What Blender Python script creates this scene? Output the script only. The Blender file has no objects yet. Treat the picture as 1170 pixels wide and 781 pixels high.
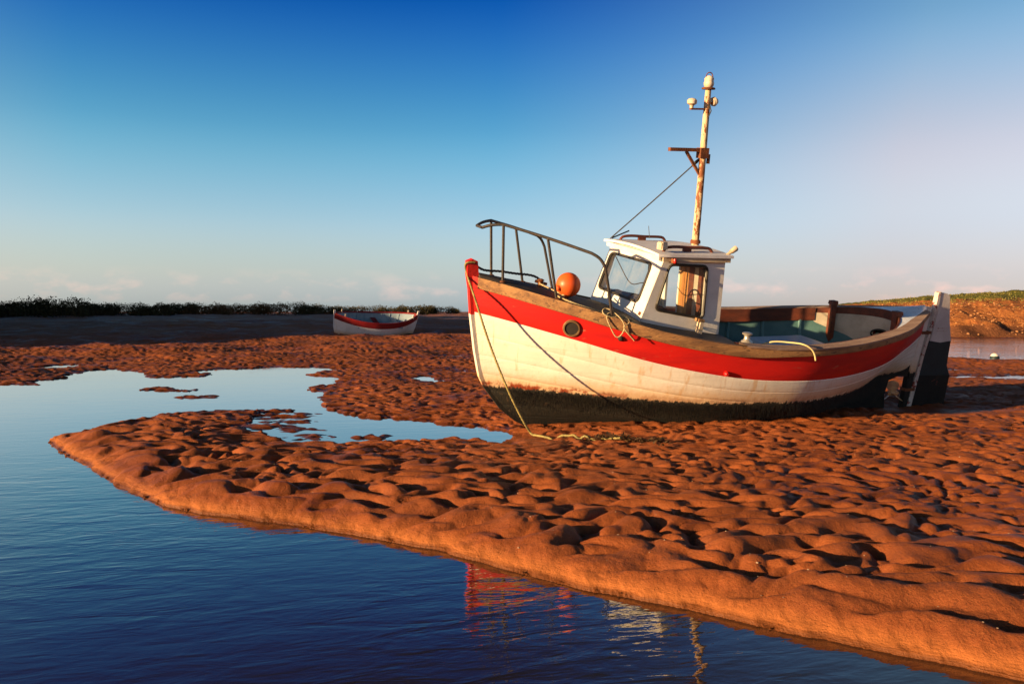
import bpy, math, random
import numpy as np
from mathutils import Vector, Matrix

random.seed(7)
rng = np.random.default_rng(11)
scene = bpy.context.scene
COL = scene.collection
R = math.radians

# ------------------------------------------------------------------ camera
cam_d = bpy.data.cameras.new('camera')
cam = bpy.data.objects.new('camera', cam_d)
COL.objects.link(cam)
cam.location = (0, 0, 1.35)
cam.rotation_euler = (R(90), 0, 0)
cam_d.sensor_width = 36
cam_d.lens = 950 / 1170 * 36
cam_d.shift_y = -34.5 / 1170
cam_d.clip_start = 0.05
cam_d.clip_end = 20000
scene.camera = cam

# ------------------------------------------------------------------ sun and sky
SUN_EL = 9.0
SUN_DIR = Vector((-0.885, -0.466, 0)).normalized()          # horizontal direction towards the sun
sun_d = bpy.data.lights.new('sun', 'SUN')
sun_d.energy = 5.0
sun_d.angle = R(0.5)
sun_d.color = (1.0, 0.67, 0.34)
sun = bpy.data.objects.new('sun', sun_d)
COL.objects.link(sun)
to_sun = SUN_DIR * math.cos(R(SUN_EL)) + Vector((0, 0, math.sin(R(SUN_EL))))
sun.rotation_euler = to_sun.to_track_quat('Z', 'Y').to_euler()
sun.location = to_sun * 50

world = bpy.data.worlds.new('World')
scene.world = world
world.use_nodes = True
wn, wl = world.node_tree.nodes, world.node_tree.links
wn.clear()
w_out = wn.new('ShaderNodeOutputWorld')
w_bg = wn.new('ShaderNodeBackground')
w_bg.inputs['Strength'].default_value = 0.082
sky = wn.new('ShaderNodeTexSky')
sky.sky_type = 'NISHITA'
sky.sun_disc = False
sky.sun_elevation = R(SUN_EL)
sky.sun_rotation = math.atan2(SUN_DIR.x, SUN_DIR.y)
sky.altitude = 0
sky.air_density = 1.0
sky.dust_density = 0.3
sky.ozone_density = 4.0


def wmath(op, a, b=None, c=None, clamp=False):
    n = wn.new('ShaderNodeMath')
    n.operation = op
    n.use_clamp = clamp
    for i, v in enumerate((a, b, c)):
        if v is None:
            continue
        if isinstance(v, (int, float)):
            n.inputs[i].default_value = v
        else:
            wl.new(v, n.inputs[i])
    return n.outputs[0]


def wmix(fac, a, b, blend='MIX'):
    n = wn.new('ShaderNodeMix')
    n.data_type = 'RGBA'
    n.blend_type = blend
    for sock, v in ((n.inputs[0], fac), (n.inputs[6], a), (n.inputs[7], b)):
        if isinstance(v, (int, float)):
            sock.default_value = v
        elif isinstance(v, tuple):
            sock.default_value = v
        else:
            wl.new(v, sock)
    return n.outputs[2]


tc = wn.new('ShaderNodeTexCoord')
sep = wn.new('ShaderNodeSeparateXYZ')
wl.new(tc.outputs['Generated'], sep.inputs[0])
# clear evening air seen through a polarising filter: deepest blue at right angles to the sun, paler towards and away from it
el = wmath('MAXIMUM', sep.outputs['Z'], 0.0)


def sky_ramp(stops):
    r = wn.new('ShaderNodeValToRGB')
    wl.new(el, r.inputs[0])
    r.color_ramp.interpolation = 'CARDINAL'
    e = r.color_ramp.elements
    while len(e) < len(stops):
        e.new(0.5)
    for q, (p, c) in zip(e, stops):
        q.position = p
        q.color = (c[0] * 0.4, c[1] * 0.4, c[2] * 0.4, 1)
    return r.outputs[0]


across = sky_ramp([(0.0, (0.76, 0.92, 1.50)), (0.045, (1.20, 0.97, 1.06)), (0.11, (1.34, 1.12, 1.05)), (0.21, (0.62, 0.98, 0.97)), (0.36, (0.01, 0.34, 0.80)), (0.45, (0.03, 0.09, 0.15)), (1.0, (0.04, 0.05, 0.07))])
along = sky_ramp([(0.0, (0.95, 0.78, 1.05)), (0.045, (1.15, 0.76, 0.84)), (0.11, (1.74, 0.96, 0.81)), (0.19, (2.2, 1.07, 0.78)), (0.31, (1.12, 1.0, 0.84)), (0.50, (0.35, 0.38, 0.42)), (1.0, (0.11, 0.12, 0.14))])
pdot = wmath('ADD', wmath('MULTIPLY', sep.outputs['X'], 0.97), wmath('MULTIPLY', sep.outputs['Y'], 0.25))
pol = wmath('MULTIPLY', wmath('SUBTRACT', wmath('MULTIPLY', pdot, pdot), 0.05), 2.9, clamp=True)
tint = wmix(pol, across, along)
sky_col = wmix(1.0, sky.outputs[0], tint, 'MULTIPLY')
sdot = wmath('ADD', wmath('MULTIPLY', sep.outputs['X'], SUN_DIR.x), wmath('MULTIPLY', sep.outputs['Y'], SUN_DIR.y))
sunward = wmath('MULTIPLY', wmath('ADD', sdot, 0.45), 1.6, clamp=True)
glow = wmix(sunward, (2.5, 2.5, 2.5, 1), (3.2, 3.0, 2.75, 1))
sky_col = wmix(1.0, sky_col, glow, 'MULTIPLY')
# low bank of small cumulus all round the horizon
mp = wn.new('ShaderNodeMapping')
mp.inputs['Scale'].default_value = (15, 15, 34)
wl.new(tc.outputs['Generated'], mp.inputs[0])
nz = wn.new('ShaderNodeTexNoise')
nz.inputs['Scale'].default_value = 1.6
nz.inputs['Detail'].default_value = 7
nz.inputs['Roughness'].default_value = 0.55
wl.new(mp.outputs[0], nz.inputs['Vector'])
band = wmath('MULTIPLY', wmath('MULTIPLY', wmath('SUBTRACT', el, 0.008), 90, clamp=True), wmath('SUBTRACT', 1.0, wmath('MULTIPLY', wmath('SUBTRACT', el, 0.026), 40), clamp=True), clamp=True)
cl = wmath('MULTIPLY', wmath('SUBTRACT', nz.outputs[0], 0.49, clamp=True), 5.5, clamp=True)
cl = wmath('MULTIPLY', cl, band)
cl = wmath('MULTIPLY', cl, 0.62)
cloud_col = wmix(1.0, sky_col, (1.6, 1.17, 1.08, 1), 'MULTIPLY')
sky_final = wmix(cl, sky_col, cloud_col)
wl.new(sky_final, w_bg.inputs['Color'])
wl.new(w_bg.outputs[0], w_out.inputs[0])

vs = scene.view_settings
vs.view_transform = 'Standard'
vs.look = 'None'
vs.gamma = 1.0
vs.use_curve_mapping = False
vs.exposure = 1.3
scene.render.engine = 'CYCLES'
scene.cycles.use_denoising = True
scene.cycles.max_bounces = 8
scene.cycles.caustics_reflective = False
scene.cycles.caustics_refractive = False


# ------------------------------------------------------------------ node materials
class NM:
    """small helper for node materials"""

    def __init__(self, name):
        self.m = bpy.data.materials.new(name)
        self.m.use_nodes = True
        self.t = self.m.node_tree
        self.n, self.l = self.t.nodes, self.t.links
        self.p = self.n['Principled BSDF']
        self._pos = None

    def val(self, sock, v):
        if v is None:
            return
        if isinstance(v, (int, float)):
            sock.default_value = v
        elif isinstance(v, (tuple, list)):
            sock.default_value = tuple(v) + ((1,) if len(v) == 3 and sock.type == 'RGBA' else ())
        else:
            self.l.new(v, sock)

    def pos(self, world=False):
        if world:
            return self.n.new('ShaderNodeNewGeometry').outputs['Position']
        if self._pos is None:
            self._pos = self.n.new('ShaderNodeTexCoord').outputs['Object']
        return self._pos

    def xyz(self, v):
        s = self.n.new('ShaderNodeSeparateXYZ')
        self.l.new(v, s.inputs[0])
        return s.outputs

    def scale(self, v, s):
        m = self.n.new('ShaderNodeMapping')
        m.inputs['Scale'].default_value = s
        self.l.new(v, m.inputs[0])
        return m.outputs[0]

    def noise(self, vec, scale, detail=4, rough=0.55, dist=0.0):
        t = self.n.new('ShaderNodeTexNoise')
        t.inputs['Scale'].default_value = scale
        t.inputs['Detail'].default_value = detail
        t.inputs['Roughness'].default_value = rough
        t.inputs['Distortion'].default_value = dist
        self.l.new(vec, t.inputs['Vector'])
        return t.outputs[0]

    def math(self, op, a, b=None, c=None, clamp=False):
        n = self.n.new('ShaderNodeMath')
        n.operation = op
        n.use_clamp = clamp
        for i, v in enumerate((a, b, c)):
            self.val(n.inputs[i], v)
        return n.outputs[0]

    def ramp(self, v, lo, hi, a=0.0, b=1.0):
        n = self.n.new('ShaderNodeMapRange')
        n.interpolation_type = 'SMOOTHSTEP'
        self.l.new(v, n.inputs[0])
        for i, q in enumerate((lo, hi, a, b)):
            n.inputs[i + 1].default_value = q
        return n.outputs[0]

    def mix(self, f, a, b, blend='MIX'):
        n = self.n.new('ShaderNodeMix')
        n.data_type = 'RGBA'
        n.blend_type = blend
        self.val(n.inputs[0], f)
        self.val(n.inputs[6], a)
        self.val(n.inputs[7], b)
        return n.outputs[2]

    def bump(self, h, strength, dist, prev=None):
        b = self.n.new('ShaderNodeBump')
        b.inputs['Strength'].default_value = strength
        b.inputs['Distance'].default_value = dist
        self.l.new(h, b.inputs['Height'])
        if prev is not None:
            self.l.new(prev, b.inputs['Normal'])
        return b.outputs[0]

    def out(self, col=None, rough=None, normal=None, metal=None, spec=None):
        self.val(self.p.inputs['Base Color'], col)
        self.val(self.p.inputs['Roughness'], rough)
        self.val(self.p.inputs['Metallic'], metal)
        self.val(self.p.inputs['Specular IOR Level'], spec)
        if normal is not None:
            self.l.new(normal, self.p.inputs['Normal'])
        return self.m


def worn(name, a, b, wear=None, wear_amt=0.0, scale=6.0, rough=0.6, bump=0.15, metal=0.0, stretch=(1, 1, 1), spec=0.4):
    """paint / wood / metal with mottling and patches worn through to another colour"""
    k = NM(name)
    v = k.scale(k.pos(), stretch)
    n1 = k.noise(v, scale, 6, 0.6)
    col = k.mix(k.ramp(n1, 0.35, 0.65), a, b)
    n3 = k.noise(v, scale * 9, 4, 0.6)
    if wear is not None:
        n2 = k.noise(v, scale * 2.3, 8, 0.7, 0.3)
        lim = 0.72 - wear_amt * 0.35
        col = k.mix(k.ramp(n2, lim, lim + 0.05), col, wear)
    nb = k.bump(n3, bump, 0.01, k.bump(n1, bump, 0.02))
    return k.out(col, rough, nb, metal, spec)


def hull_paint(name, red_z=None, white=(0.75, 0.70, 0.61), red=(0.62, 0.02, 0.012), water_a=0.62, water_slope=-0.02, weed=True, stain=1.0):
    """painted topsides, weed and growth below the waterline (boat z), run stains on the white"""
    k = NM(name)
    p = k.pos()
    c = k.xyz(p)
    mott = k.noise(p, 3.0, 6, 0.6)
    fine = k.noise(p, 40, 4, 0.6)
    col = k.mix(k.ramp(mott, 0.3, 0.7), white, tuple(x * 0.86 for x in white))
    grainl = k.noise(k.scale(p, (0.5, 0.5, 16)), 2.0, 5, 0.65)
    col = k.mix(k.math('MULTIPLY', k.ramp(grainl, 0.5, 0.72), 0.28), col, (0.36, 0.29, 0.21))
    # runs of rust and salt
    st = k.noise(k.scale(p, (5, 5, 0.35)), 2.2, 5, 0.6)
    col = k.mix(k.math('MULTIPLY', k.ramp(st, 0.56, 0.72), 0.55 * stain), col, (0.55, 0.30, 0.10))
    dirt = k.noise(p, 11, 8, 0.7)
    col = k.mix(k.math('MULTIPLY', k.ramp(dirt, 0.58, 0.72), 0.30), col, (0.42, 0.34, 0.24))
    if red_z is not None:
        col = k.mix(k.ramp(c[2], red_z - 0.004, red_z + 0.004), col, red)
    if weed:
        edge = k.noise(k.scale(p, (3.2, 3.2, 1.0)), 6.5, 8, 0.72)
        streak = k.noise(k.scale(p, (16, 16, 0.8)), 2.0, 4, 0.6)
        zz = k.math('SUBTRACT', c[2], k.math('MULTIPLY', c[0], water_slope))
        zz = k.math('ADD', zz, k.math('MULTIPLY', k.math('SUBTRACT', edge, 0.5), -0.16))
        zz = k.math('ADD', zz, k.math('MULTIPLY', k.math('SUBTRACT', streak, 0.5), -0.06))
        col = k.mix(k.math('MULTIPLY', k.ramp(zz, water_a + 0.26, water_a + 0.02), 0.62), col, (0.60, 0.32, 0.08))
        rustp = k.noise(p, 5.0, 6, 0.65)
        col = k.mix(k.math('MULTIPLY', k.ramp(zz, water_a + 0.075, water_a + 0.03), k.math('MULTIPLY', k.ramp(rustp, 0.42, 0.52), k.ramp(c[0], 0.9, 2.2, 1.0, 0.3))), col, (0.26, 0.045, 0.014))
        wn_ = k.noise(k.scale(p, (6, 6, 1.4)), 9, 7, 0.7)
        wcol = k.mix(k.ramp(wn_, 0.35, 0.66), (0.003, 0.003, 0.0015), (0.018, 0.013, 0.005))
        wcol = k.mix(k.ramp(dirt, 0.62, 0.7), wcol, (0.10, 0.055, 0.025))
        wf = k.ramp(zz, water_a + 0.02, water_a - 0.01)
        col = k.mix(wf, col, wcol)
        hb = k.math('ADD', fine, k.math('MULTIPLY', k.math('MULTIPLY', wn_, wf), 8.0))
        rough = k.math('ADD', k.math('MULTIPLY', wf, 0.45), k.ramp(mott, 0.2, 0.8, 0.38, 0.52))
        nb = k.bump(hb, 0.25, 0.012, k.bump(mott, 0.06, 0.05))
        return k.out(col, rough, nb)
    return k.out(col, 0.45, k.bump(fine, 0.2, 0.01))


def glass(name, tint=(0.9, 0.95, 0.95)):
    k = NM(name)
    o = [x for x in k.n if x.type == 'OUTPUT_MATERIAL'][0]
    tr = k.n.new('ShaderNodeBsdfTransparent')
    tr.inputs[0].default_value = (*tint, 1)
    gl = k.n.new('ShaderNodeBsdfGlossy')
    gl.inputs['Roughness'].default_value = 0.02
    lw = k.n.new('ShaderNodeLayerWeight')
    lw.inputs[0].default_value = 0.5
    fr = k.math('ADD', k.math('MULTIPLY', k.math('POWER', lw.outputs['Facing'], 4.0), 0.6), 0.04)
    smear = k.noise(k.pos(), 5, 5, 0.6)
    df = k.n.new('ShaderNodeBsdfDiffuse')
    df.inputs[0].default_value = (0.55, 0.5, 0.42, 1)
    m0 = k.n.new('ShaderNodeMixShader')
    k.l.new(k.ramp(smear, 0.4, 0.75, 0.03, 0.14), m0.inputs[0])
    k.l.new(tr.outputs[0], m0.inputs[1])
    k.l.new(df.outputs[0], m0.inputs[2])
    m = k.n.new('ShaderNodeMixShader')
    k.l.new(fr, m.inputs[0])
    k.l.new(m0.outputs[0], m.inputs[1])
    k.l.new(gl.outputs[0], m.inputs[2])
    k.l.new(m.outputs[0], o.inputs[0])
    return k.m


MAT = {}
MAT['hull'] = hull_paint('hull_paint_white')
MAT['stem'] = hull_paint('stem_paint', red_z=1.44)
MAT['red'] = worn('red_paint', (0.58, 0.014, 0.010), (0.43, 0.012, 0.012), (0.42, 0.10, 0.06), 0.24, 2.4, 0.42, 0.12, stretch=(0.6, 1, 3.2))
MAT['cap'] = worn('grey_cap_wood', (0.34, 0.23, 0.17), (0.24, 0.15, 0.11), (0.46, 0.36, 0.29), 0.35, 4.0, 0.75, 0.5, stretch=(0.5, 3, 3))
MAT['rail'] = worn('weathered_rail_wood', (0.36, 0.19, 0.075), (0.20, 0.10, 0.045), (0.11, 0.06, 0.035), 0.45, 4.0, 0.75, 0.5, stretch=(0.5, 3, 3))
MAT['brown'] = worn('brown_painted_wood', (0.15, 0.035, 0.015), (0.075, 0.022, 0.012), (0.28, 0.13, 0.07), 0.12, 5.0, 0.6, 0.3, stretch=(0.5, 2, 2))
MAT['deck'] = worn('grey_deck_paint', (0.066, 0.060, 0.055), (0.040, 0.036, 0.033), (0.17, 0.12, 0.08), 0.2, 5.0, 0.7, 0.3)
MAT['aftdeck'] = worn('pale_blue_deck_paint', (0.82, 0.84, 0.86), (0.72, 0.76, 0.80), (0.24, 0.14, 0.08), 0.30, 4.0, 0.32, 0.2)
MAT['cabin'] = worn('white_cabin_paint', (0.74, 0.71, 0.66), (0.62, 0.59, 0.54), (0.30, 0.19, 0.10), 0.12, 3.5, 0.5, 0.12)
MAT['roof'] = worn('white_roof_paint', (0.72, 0.72, 0.74), (0.58, 0.58, 0.62), (0.34, 0.28, 0.24), 0.15, 3.0, 0.5, 0.12)
MAT['trim'] = worn('worn_cream_trim', (0.55, 0.46, 0.34), (0.42, 0.32, 0.2), (0.20, 0.09, 0.045), 0.4, 5.0, 0.65, 0.3, stretch=(0.6, 2, 2))
MAT['rubber'] = worn('black_rubber', (0.02, 0.018, 0.016), (0.035, 0.028, 0.02), None, 0, 10, 0.55, 0.1)
MAT['glass'] = glass('window_glass')
MAT['varnish'] = worn('varnished_board', (0.50, 0.24, 0.07), (0.36, 0.15, 0.045), (0.56, 0.36, 0.15), 0.1, 3.0, 0.45, 0.15, stretch=(4, 4, 0.4))
MAT['teal'] = worn('teal_inner_paint', (0.085, 0.17, 0.165), (0.062, 0.135, 0.135), (0.16, 0.17, 0.15), 0.12, 4.0, 0.6, 0.12)
MAT['teal_light'] = worn('pale_teal_rib_paint', (0.12, 0.24, 0.24), (0.09, 0.19, 0.2), None, 0, 5, 0.6, 0.1)
MAT['cream'] = worn('cream_inner_paint', (0.52, 0.45, 0.35), (0.40, 0.33, 0.25), (0.24, 0.15, 0.09), 0.2, 4.0, 0.6, 0.12)
MAT['sole'] = worn('wet_floor_board', (0.16, 0.12, 0.09), (0.09, 0.07, 0.055), None, 0, 4, 0.5, 0.3, stretch=(0.4, 3, 3))
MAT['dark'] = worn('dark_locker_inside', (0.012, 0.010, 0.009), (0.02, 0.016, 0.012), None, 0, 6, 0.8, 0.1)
MAT['steel'] = worn('rusty_dark_tube', (0.045, 0.035, 0.030), (0.030, 0.026, 0.024), (0.16, 0.06, 0.025), 0.25, 12, 0.5, 0.2)
MAT['mast'] = worn('flaking_mast_paint', (0.60, 0.46, 0.28), (0.50, 0.33, 0.17), (0.20, 0.065, 0.02), 0.62, 5.0, 0.7, 0.35, stretch=(1.5, 1.5, 0.6))
MAT['rust'] = worn('rusted_iron', (0.20, 0.065, 0.02), (0.11, 0.035, 0.014), (0.36, 0.16, 0.06), 0.3, 9, 0.8, 0.4)
MAT['lamp'] = worn('stained_lamp_shell', (0.66, 0.58, 0.46), (0.5, 0.38, 0.24), (0.24, 0.10, 0.04), 0.35, 9, 0.5, 0.2)
MAT['redlens'] = worn('red_lens', (0.45, 0.02, 0.01), (0.3, 0.015, 0.01), None, 0, 8, 0.2, 0.05)
MAT['wire'] = worn('stay_wire', (0.02, 0.02, 0.022), (0.04, 0.035, 0.03), None, 0, 20, 0.5, 0.1)
MAT['alloy'] = worn('dull_alloy', (0.55, 0.50, 0.42), (0.40, 0.36, 0.30), None, 0, 10, 0.35, 0.1, metal=0.6)
MAT['bronze'] = worn('dull_bronze', (0.66, 0.36, 0.15), (0.52, 0.22, 0.09), (0.30, 0.08, 0.04), 0.4, 12, 0.5, 0.2)
MAT['brass'] = worn('tarnished_brass', (0.24, 0.15, 0.07), (0.14, 0.08, 0.035), (0.34, 0.22, 0.1), 0.2, 10, 0.5, 0.2, metal=0.3)
MAT['buoy'] = worn('orange_buoy_vinyl', (0.72, 0.115, 0.02), (0.60, 0.085, 0.016), (0.42, 0.15, 0.07), 0.15, 5, 0.42, 0.06)
MAT['rope'] = worn('pale_rope', (0.50, 0.40, 0.22), (0.36, 0.28, 0.14), None, 0, 30, 0.85, 0.5)
MAT['rope_green'] = worn('weedy_rope', (0.30, 0.24, 0.08), (0.17, 0.14, 0.05), (0.45, 0.34, 0.16), 0.3, 14, 0.85, 0.5)
MAT['rope_dark'] = worn('dark_rope', (0.05, 0.052, 0.045), (0.03, 0.03, 0.028), None, 0, 30, 0.85, 0.4)
MAT['hose'] = worn('yellowed_hose', (0.62, 0.52, 0.26), (0.5, 0.4, 0.18), None, 0, 8, 0.45, 0.1)
MAT['weed'] = worn('hanging_weed', (0.003, 0.0027, 0.0014), (0.013, 0.0095, 0.004), None, 0, 9, 0.75, 0.3)
MAT['seaweed'] = worn('stranded_seaweed', (0.045, 0.020, 0.008), (0.11, 0.06, 0.022), None, 0, 25, 0.6, 0.5)
MAT['rud_white'] = worn('rudder_grey_white', (0.62, 0.57, 0.53), (0.52, 0.46, 0.43), (0.42, 0.20, 0.12), 0.1, 4, 0.55, 0.15)
MAT['rud_dark'] = worn('rudder_slate_paint', (0.010, 0.026, 0.031), (0.007, 0.018, 0.022), None, 0, 4, 0.6, 0.12)
MAT['rud_black'] = worn('rudder_weeded_black', (0.005, 0.004, 0.003), (0.014, 0.010, 0.005), (0.30, 0.07, 0.035), 0.30, 3.2, 0.8, 0.5)
MAT['rud_strip'] = worn('rudder_edge_strip', (0.62, 0.55, 0.48), (0.5, 0.4, 0.34), (0.26, 0.05, 0.03), 0.5, 5, 0.6, 0.3)


# ------------------------------------------------------------------ mesh helpers
class MB:
    def __init__(self):
        self.v, self.f = [], []

    def add(self, vs, fs):
        o = len(self.v)
        self.v += [tuple(map(float, p)) for p in vs]
        self.f += [tuple(i + o for i in f) for f in fs]
        return self

    def box(self, c, s, rot=None, taper=1.0):
        sx, sy, sz = (x / 2 for x in s)
        vs = [Vector((x * sx * (taper if z > 0 else 1), y * sy * (taper if z > 0 else 1), z * sz)) for z in (-1, 1) for x, y in ((-1, -1), (1, -1), (1, 1), (-1, 1))]
        if rot is not None:
            vs = [rot @ v for v in vs]
        c = Vector(c)
        return self.add([v + c for v in vs], [(3, 2, 1, 0), (4, 5, 6, 7), (0, 1, 5, 4), (1, 2, 6, 5), (2, 3, 7, 6), (3, 0, 4, 7)])

    def beam(self, a, b, w, h, up=(0, 0, 1)):
        a, b = Vector(a), Vector(b)
        d = (b - a).normalized()
        s = d.cross(Vector(up)).normalized()
        u = s.cross(d)
        vs = []
        for p in (a, b):
            for x, y in ((-1, -1), (1, -1), (1, 1), (-1, 1)):
                vs.append(p + s * (x * w / 2) + u * (y * h / 2))
        return self.add(vs, [(0, 1, 2, 3), (7, 6, 5, 4), (0, 4, 5, 1), (1, 5, 6, 2), (2, 6, 7, 3), (3, 7, 4, 0)])

    def tube(self, pts, r, sides=8, cap=True, twist=0.0):
        pts = [Vector(p) for p in pts]
        n = len(pts)
        rad = r if hasattr(r, '__len__') else [r] * n
        t0 = (pts[1] - pts[0]).normalized()
        nrm = t0.orthogonal().normalized()
        vs, fs, ln = [], [], 0.0
        for i, p in enumerate(pts):
            t = (pts[min(i + 1, n - 1)] - pts[max(i - 1, 0)]).normalized()
            nrm = (nrm - t * nrm.dot(t)).normalized()
            b = t.cross(nrm)
            if i:
                ln += (p - pts[i - 1]).length
            for k in range(sides):
                a = 2 * math.pi * k / sides
                q = rad[i] * (1 + (0.22 * math.cos(3 * a + twist * ln) if twist else 0))
                vs.append(p + nrm * (math.cos(a) * q) + b * (math.sin(a) * q))
        for i in range(n - 1):
            for k in range(sides):
                j = (k + 1) % sides
                fs.append((i * sides + k, i * sides + j, (i + 1) * sides + j, (i + 1) * sides + k))
        if cap:
            fs.append(tuple(range(sides - 1, -1, -1)))
            fs.append(tuple((n - 1) * sides + k for k in range(sides)))
        return self.add(vs, fs)

    def lathe(self, prof, c=(0, 0, 0), sides=16, axis=None):
        rot = Vector((0, 0, 1)).rotation_difference(Vector(axis)).to_matrix() if axis is not None else Matrix.Identity(3)
        c = Vector(c)
        vs, fs = [], []
        for r, z in prof:
            for k in range(sides):
                a = 2 * math.pi * k / sides
                vs.append(rot @ Vector((r * math.cos(a), r * math.sin(a), z)) + c)
        for i in range(len(prof) - 1):
            for k in range(sides):
                j = (k + 1) % sides
                fs.append((i * sides + k, i * sides + j, (i + 1) * sides + j, (i + 1) * sides + k))
        fs.append(tuple(range(sides - 1, -1, -1)))
        fs.append(tuple((len(prof) - 1) * sides + k for k in range(sides)))
        return self.add(vs, fs)

    def prism(self, poly, y0, y1):
        """polygon in (x, z) extruded from y0 to y1"""
        n = len(poly)
        vs = [(x, y0, z) for x, z in poly] + [(x, y1, z) for x, z in poly]
        fs = [tuple(range(n)), tuple(range(2 * n - 1, n - 1, -1))]
        fs += [(i + n, (i + 1) % n + n, (i + 1) % n, i) for i in range(n)]
        return self.add(vs, fs)

    def grid(self, P, thick=None, closed=False):
        """P: (n, m, 3) array; thick: offset vectors of the same shape -> closed slab"""
        P = np.asarray(P, float)
        n, m = P.shape[:2]
        idx = lambda i, j, o=0: o + i * m + j
        fs = [(idx(i, j), idx(i + 1, j), idx(i + 1, j + 1), idx(i, j + 1)) for i in range(n - 1) for j in range(m - 1)]
        vs = P.reshape(-1, 3)
        if thick is not None:
            o = n * m
            Q = P + np.broadcast_to(np.asarray(thick, float), P.shape)
            vs = np.concatenate([vs, Q.reshape(-1, 3)])
            fs += [(idx(i, j + 1, o), idx(i + 1, j + 1, o), idx(i + 1, j, o), idx(i, j, o)) for i in range(n - 1) for j in range(m - 1)]
            ring = [(i, 0) for i in range(n)] + [(n - 1, j) for j in range(1, m)] + [(i, m - 1) for i in range(n - 2, -1, -1)] + [(0, j) for j in range(m - 2, 0, -1)]
            for a, b in zip(ring, ring[1:] + ring[:1]):
                fs.append((idx(*b), idx(*a), idx(*a, o), idx(*b, o)))
        return self.add(vs, fs)

    def build(self, name, mat, parent=None, smooth=None):
        me = bpy.data.meshes.new(name)
        me.from_pydata(self.v, [], self.f)
        me.validate()
        me.update()
        if smooth is not None:
            me.polygons.foreach_set('use_smooth', [True] * len(me.polygons))
            me.set_sharp_from_angle(angle=R(smooth))
        me.materials.append(MAT[mat] if isinstance(mat, str) else mat)
        o = bpy.data.objects.new(name, me)
        COL.objects.link(o)
        if parent is not None:
            o.parent = parent
        return o


def tag(o, label=None, cat=None, group=None, kind=None):
    if label:
        o['label'] = label
    if cat:
        o['category'] = cat
    if group:
        o['group'] = group
    if kind:
        o['kind'] = kind
    return o


def empty(name, label, cat, group=None):
    o = bpy.data.objects.new(name, None)
    COL.objects.link(o)
    o.empty_display_size = 0.3
    return tag(o, label, cat, group)


def spline(xs, ys):
    """natural cubic spline through the points"""
    x, y = np.array(xs, float), np.array(ys, float)
    n = len(x)
    h = np.diff(x)
    A = np.eye(n)
    b = np.zeros(n)
    for i in range(1, n - 1):
        A[i, i - 1:i + 2] = h[i - 1], 2 * (h[i - 1] + h[i]), h[i]
        b[i] = 3 * ((y[i + 1] - y[i]) / h[i] - (y[i] - y[i - 1]) / h[i - 1])
    c = np.linalg.solve(A, b)
    a = np.diff(y) / h - h * (2 * c[:-1] + c[1:]) / 3
    d = np.diff(c) / (3 * h)

    def fn(q):
        q = np.clip(np.asarray(q, float), x[0], x[-1])
        i = np.clip(np.searchsorted(x, q) - 1, 0, n - 2)
        t = q - x[i]
        return y[i] + a[i] * t + c[i] * t * t + d[i] * t ** 3
    return fn


def curve_pts(ctrl, n):
    c = np.array(ctrl, float)
    t = np.concatenate([[0], np.cumsum(np.linalg.norm(np.diff(c, axis=0), axis=1))])
    q = np.linspace(0, t[-1], n)
    return np.stack([spline(t, c[:, k])(q) for k in range(3)], 1)


def perlin(x, y, seed=0):
    r = np.random.default_rng(seed)
    perm = r.permutation(512)
    ang = r.uniform(0, 2 * np.pi, 512)
    gx, gy = np.cos(ang), np.sin(ang)
    xi, yi = np.floor(x).astype(np.int64), np.floor(y).astype(np.int64)
    xf, yf = x - xi, y - yi
    u = xf ** 3 * (xf * (xf * 6 - 15) + 10)
    v = yf ** 3 * (yf * (yf * 6 - 15) + 10)

    def g(i, j, dx, dy):
        k = perm[(perm[(xi + i) & 511] + yi + j) & 511]
        return gx[k] * dx + gy[k] * dy
    a = g(0, 0, xf, yf) * (1 - u) + g(1, 0, xf - 1, yf) * u
    b = g(0, 1, xf, yf - 1) * (1 - u) + g(1, 1, xf - 1, yf - 1) * u
    return (a * (1 - v) + b * v) * 1.5


def fbm(x, y, seed, octs=4, gain=0.5):
    s, a = 0, 1.0
    for k in range(octs):
        s = s + a * perlin(x * 2 ** k, y * 2 ** k, seed + k)
        a *= gain
    return s


def sstep(x, a, b):
    t = np.clip((x - a) / (b - a), 0, 1)
    return t * t * (3 - 2 * t)


# ------------------------------------------------------------------ tidal sand flats (one sheet to the horizon)
FRONT = [(60, -40), (9, -2.6), (3.6, 1.65), (2.4, 2.6), (1.86, 3.03), (1.7, 3.16), (1.48, 3.32), (1.18, 3.48), (0.74, 3.78), (0.42, 4.02), (0.22, 4.16), (-0.24, 4.52), (-0.42, 4.68), (-0.68, 4.84),
         (-0.98, 5.03), (-1.56, 5.34), (-2.06, 5.55), (-2.42, 5.80), (-3.11, 6.51), (-3.79, 7.37), (-4.55, 8.3), (-4.77, 8.61)]
BACK = [(-4.77, 8.61), (-4.95, 9.29), (-4.9, 9.87), (-4.81, 10.6), (-4.44, 11.1), (-4.0, 11.45), (-3.52, 11.35), (-3.21, 10.18), (-2.7, 9.03), (-2.19, 8.55), (-1.73, 8.61), (-1.28, 8.67), (-0.95, 8.55),
        (-0.67, 8.78), (-0.18, 8.44), (0.17, 9.1)]
INLET = [(0.17, 9.16), (-0.03, 9.5), (-0.5, 9.81), (-0.95, 10.18), (-1.71, 10.56), (-2.47, 11.29), (-2.53, 12.33), (-3.06, 13.5), (-3.6, 14.31), (-3.33, 15.64), (-3.56, 17.1), (-4.42, 17.81), (-4.2, 19.73)]
FAR = [(-5.57, 20.36), (-7.16, 19.26), (-6.48, 17.64), (-7.33, 17.1), (-9.04, 19.43), (-9.57, 19.14), (-8.89, 15.32), (-9.4, 15.27), (-14, 15.6), (-28, 16), (-60, 6), (-3000, -200)]
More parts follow.
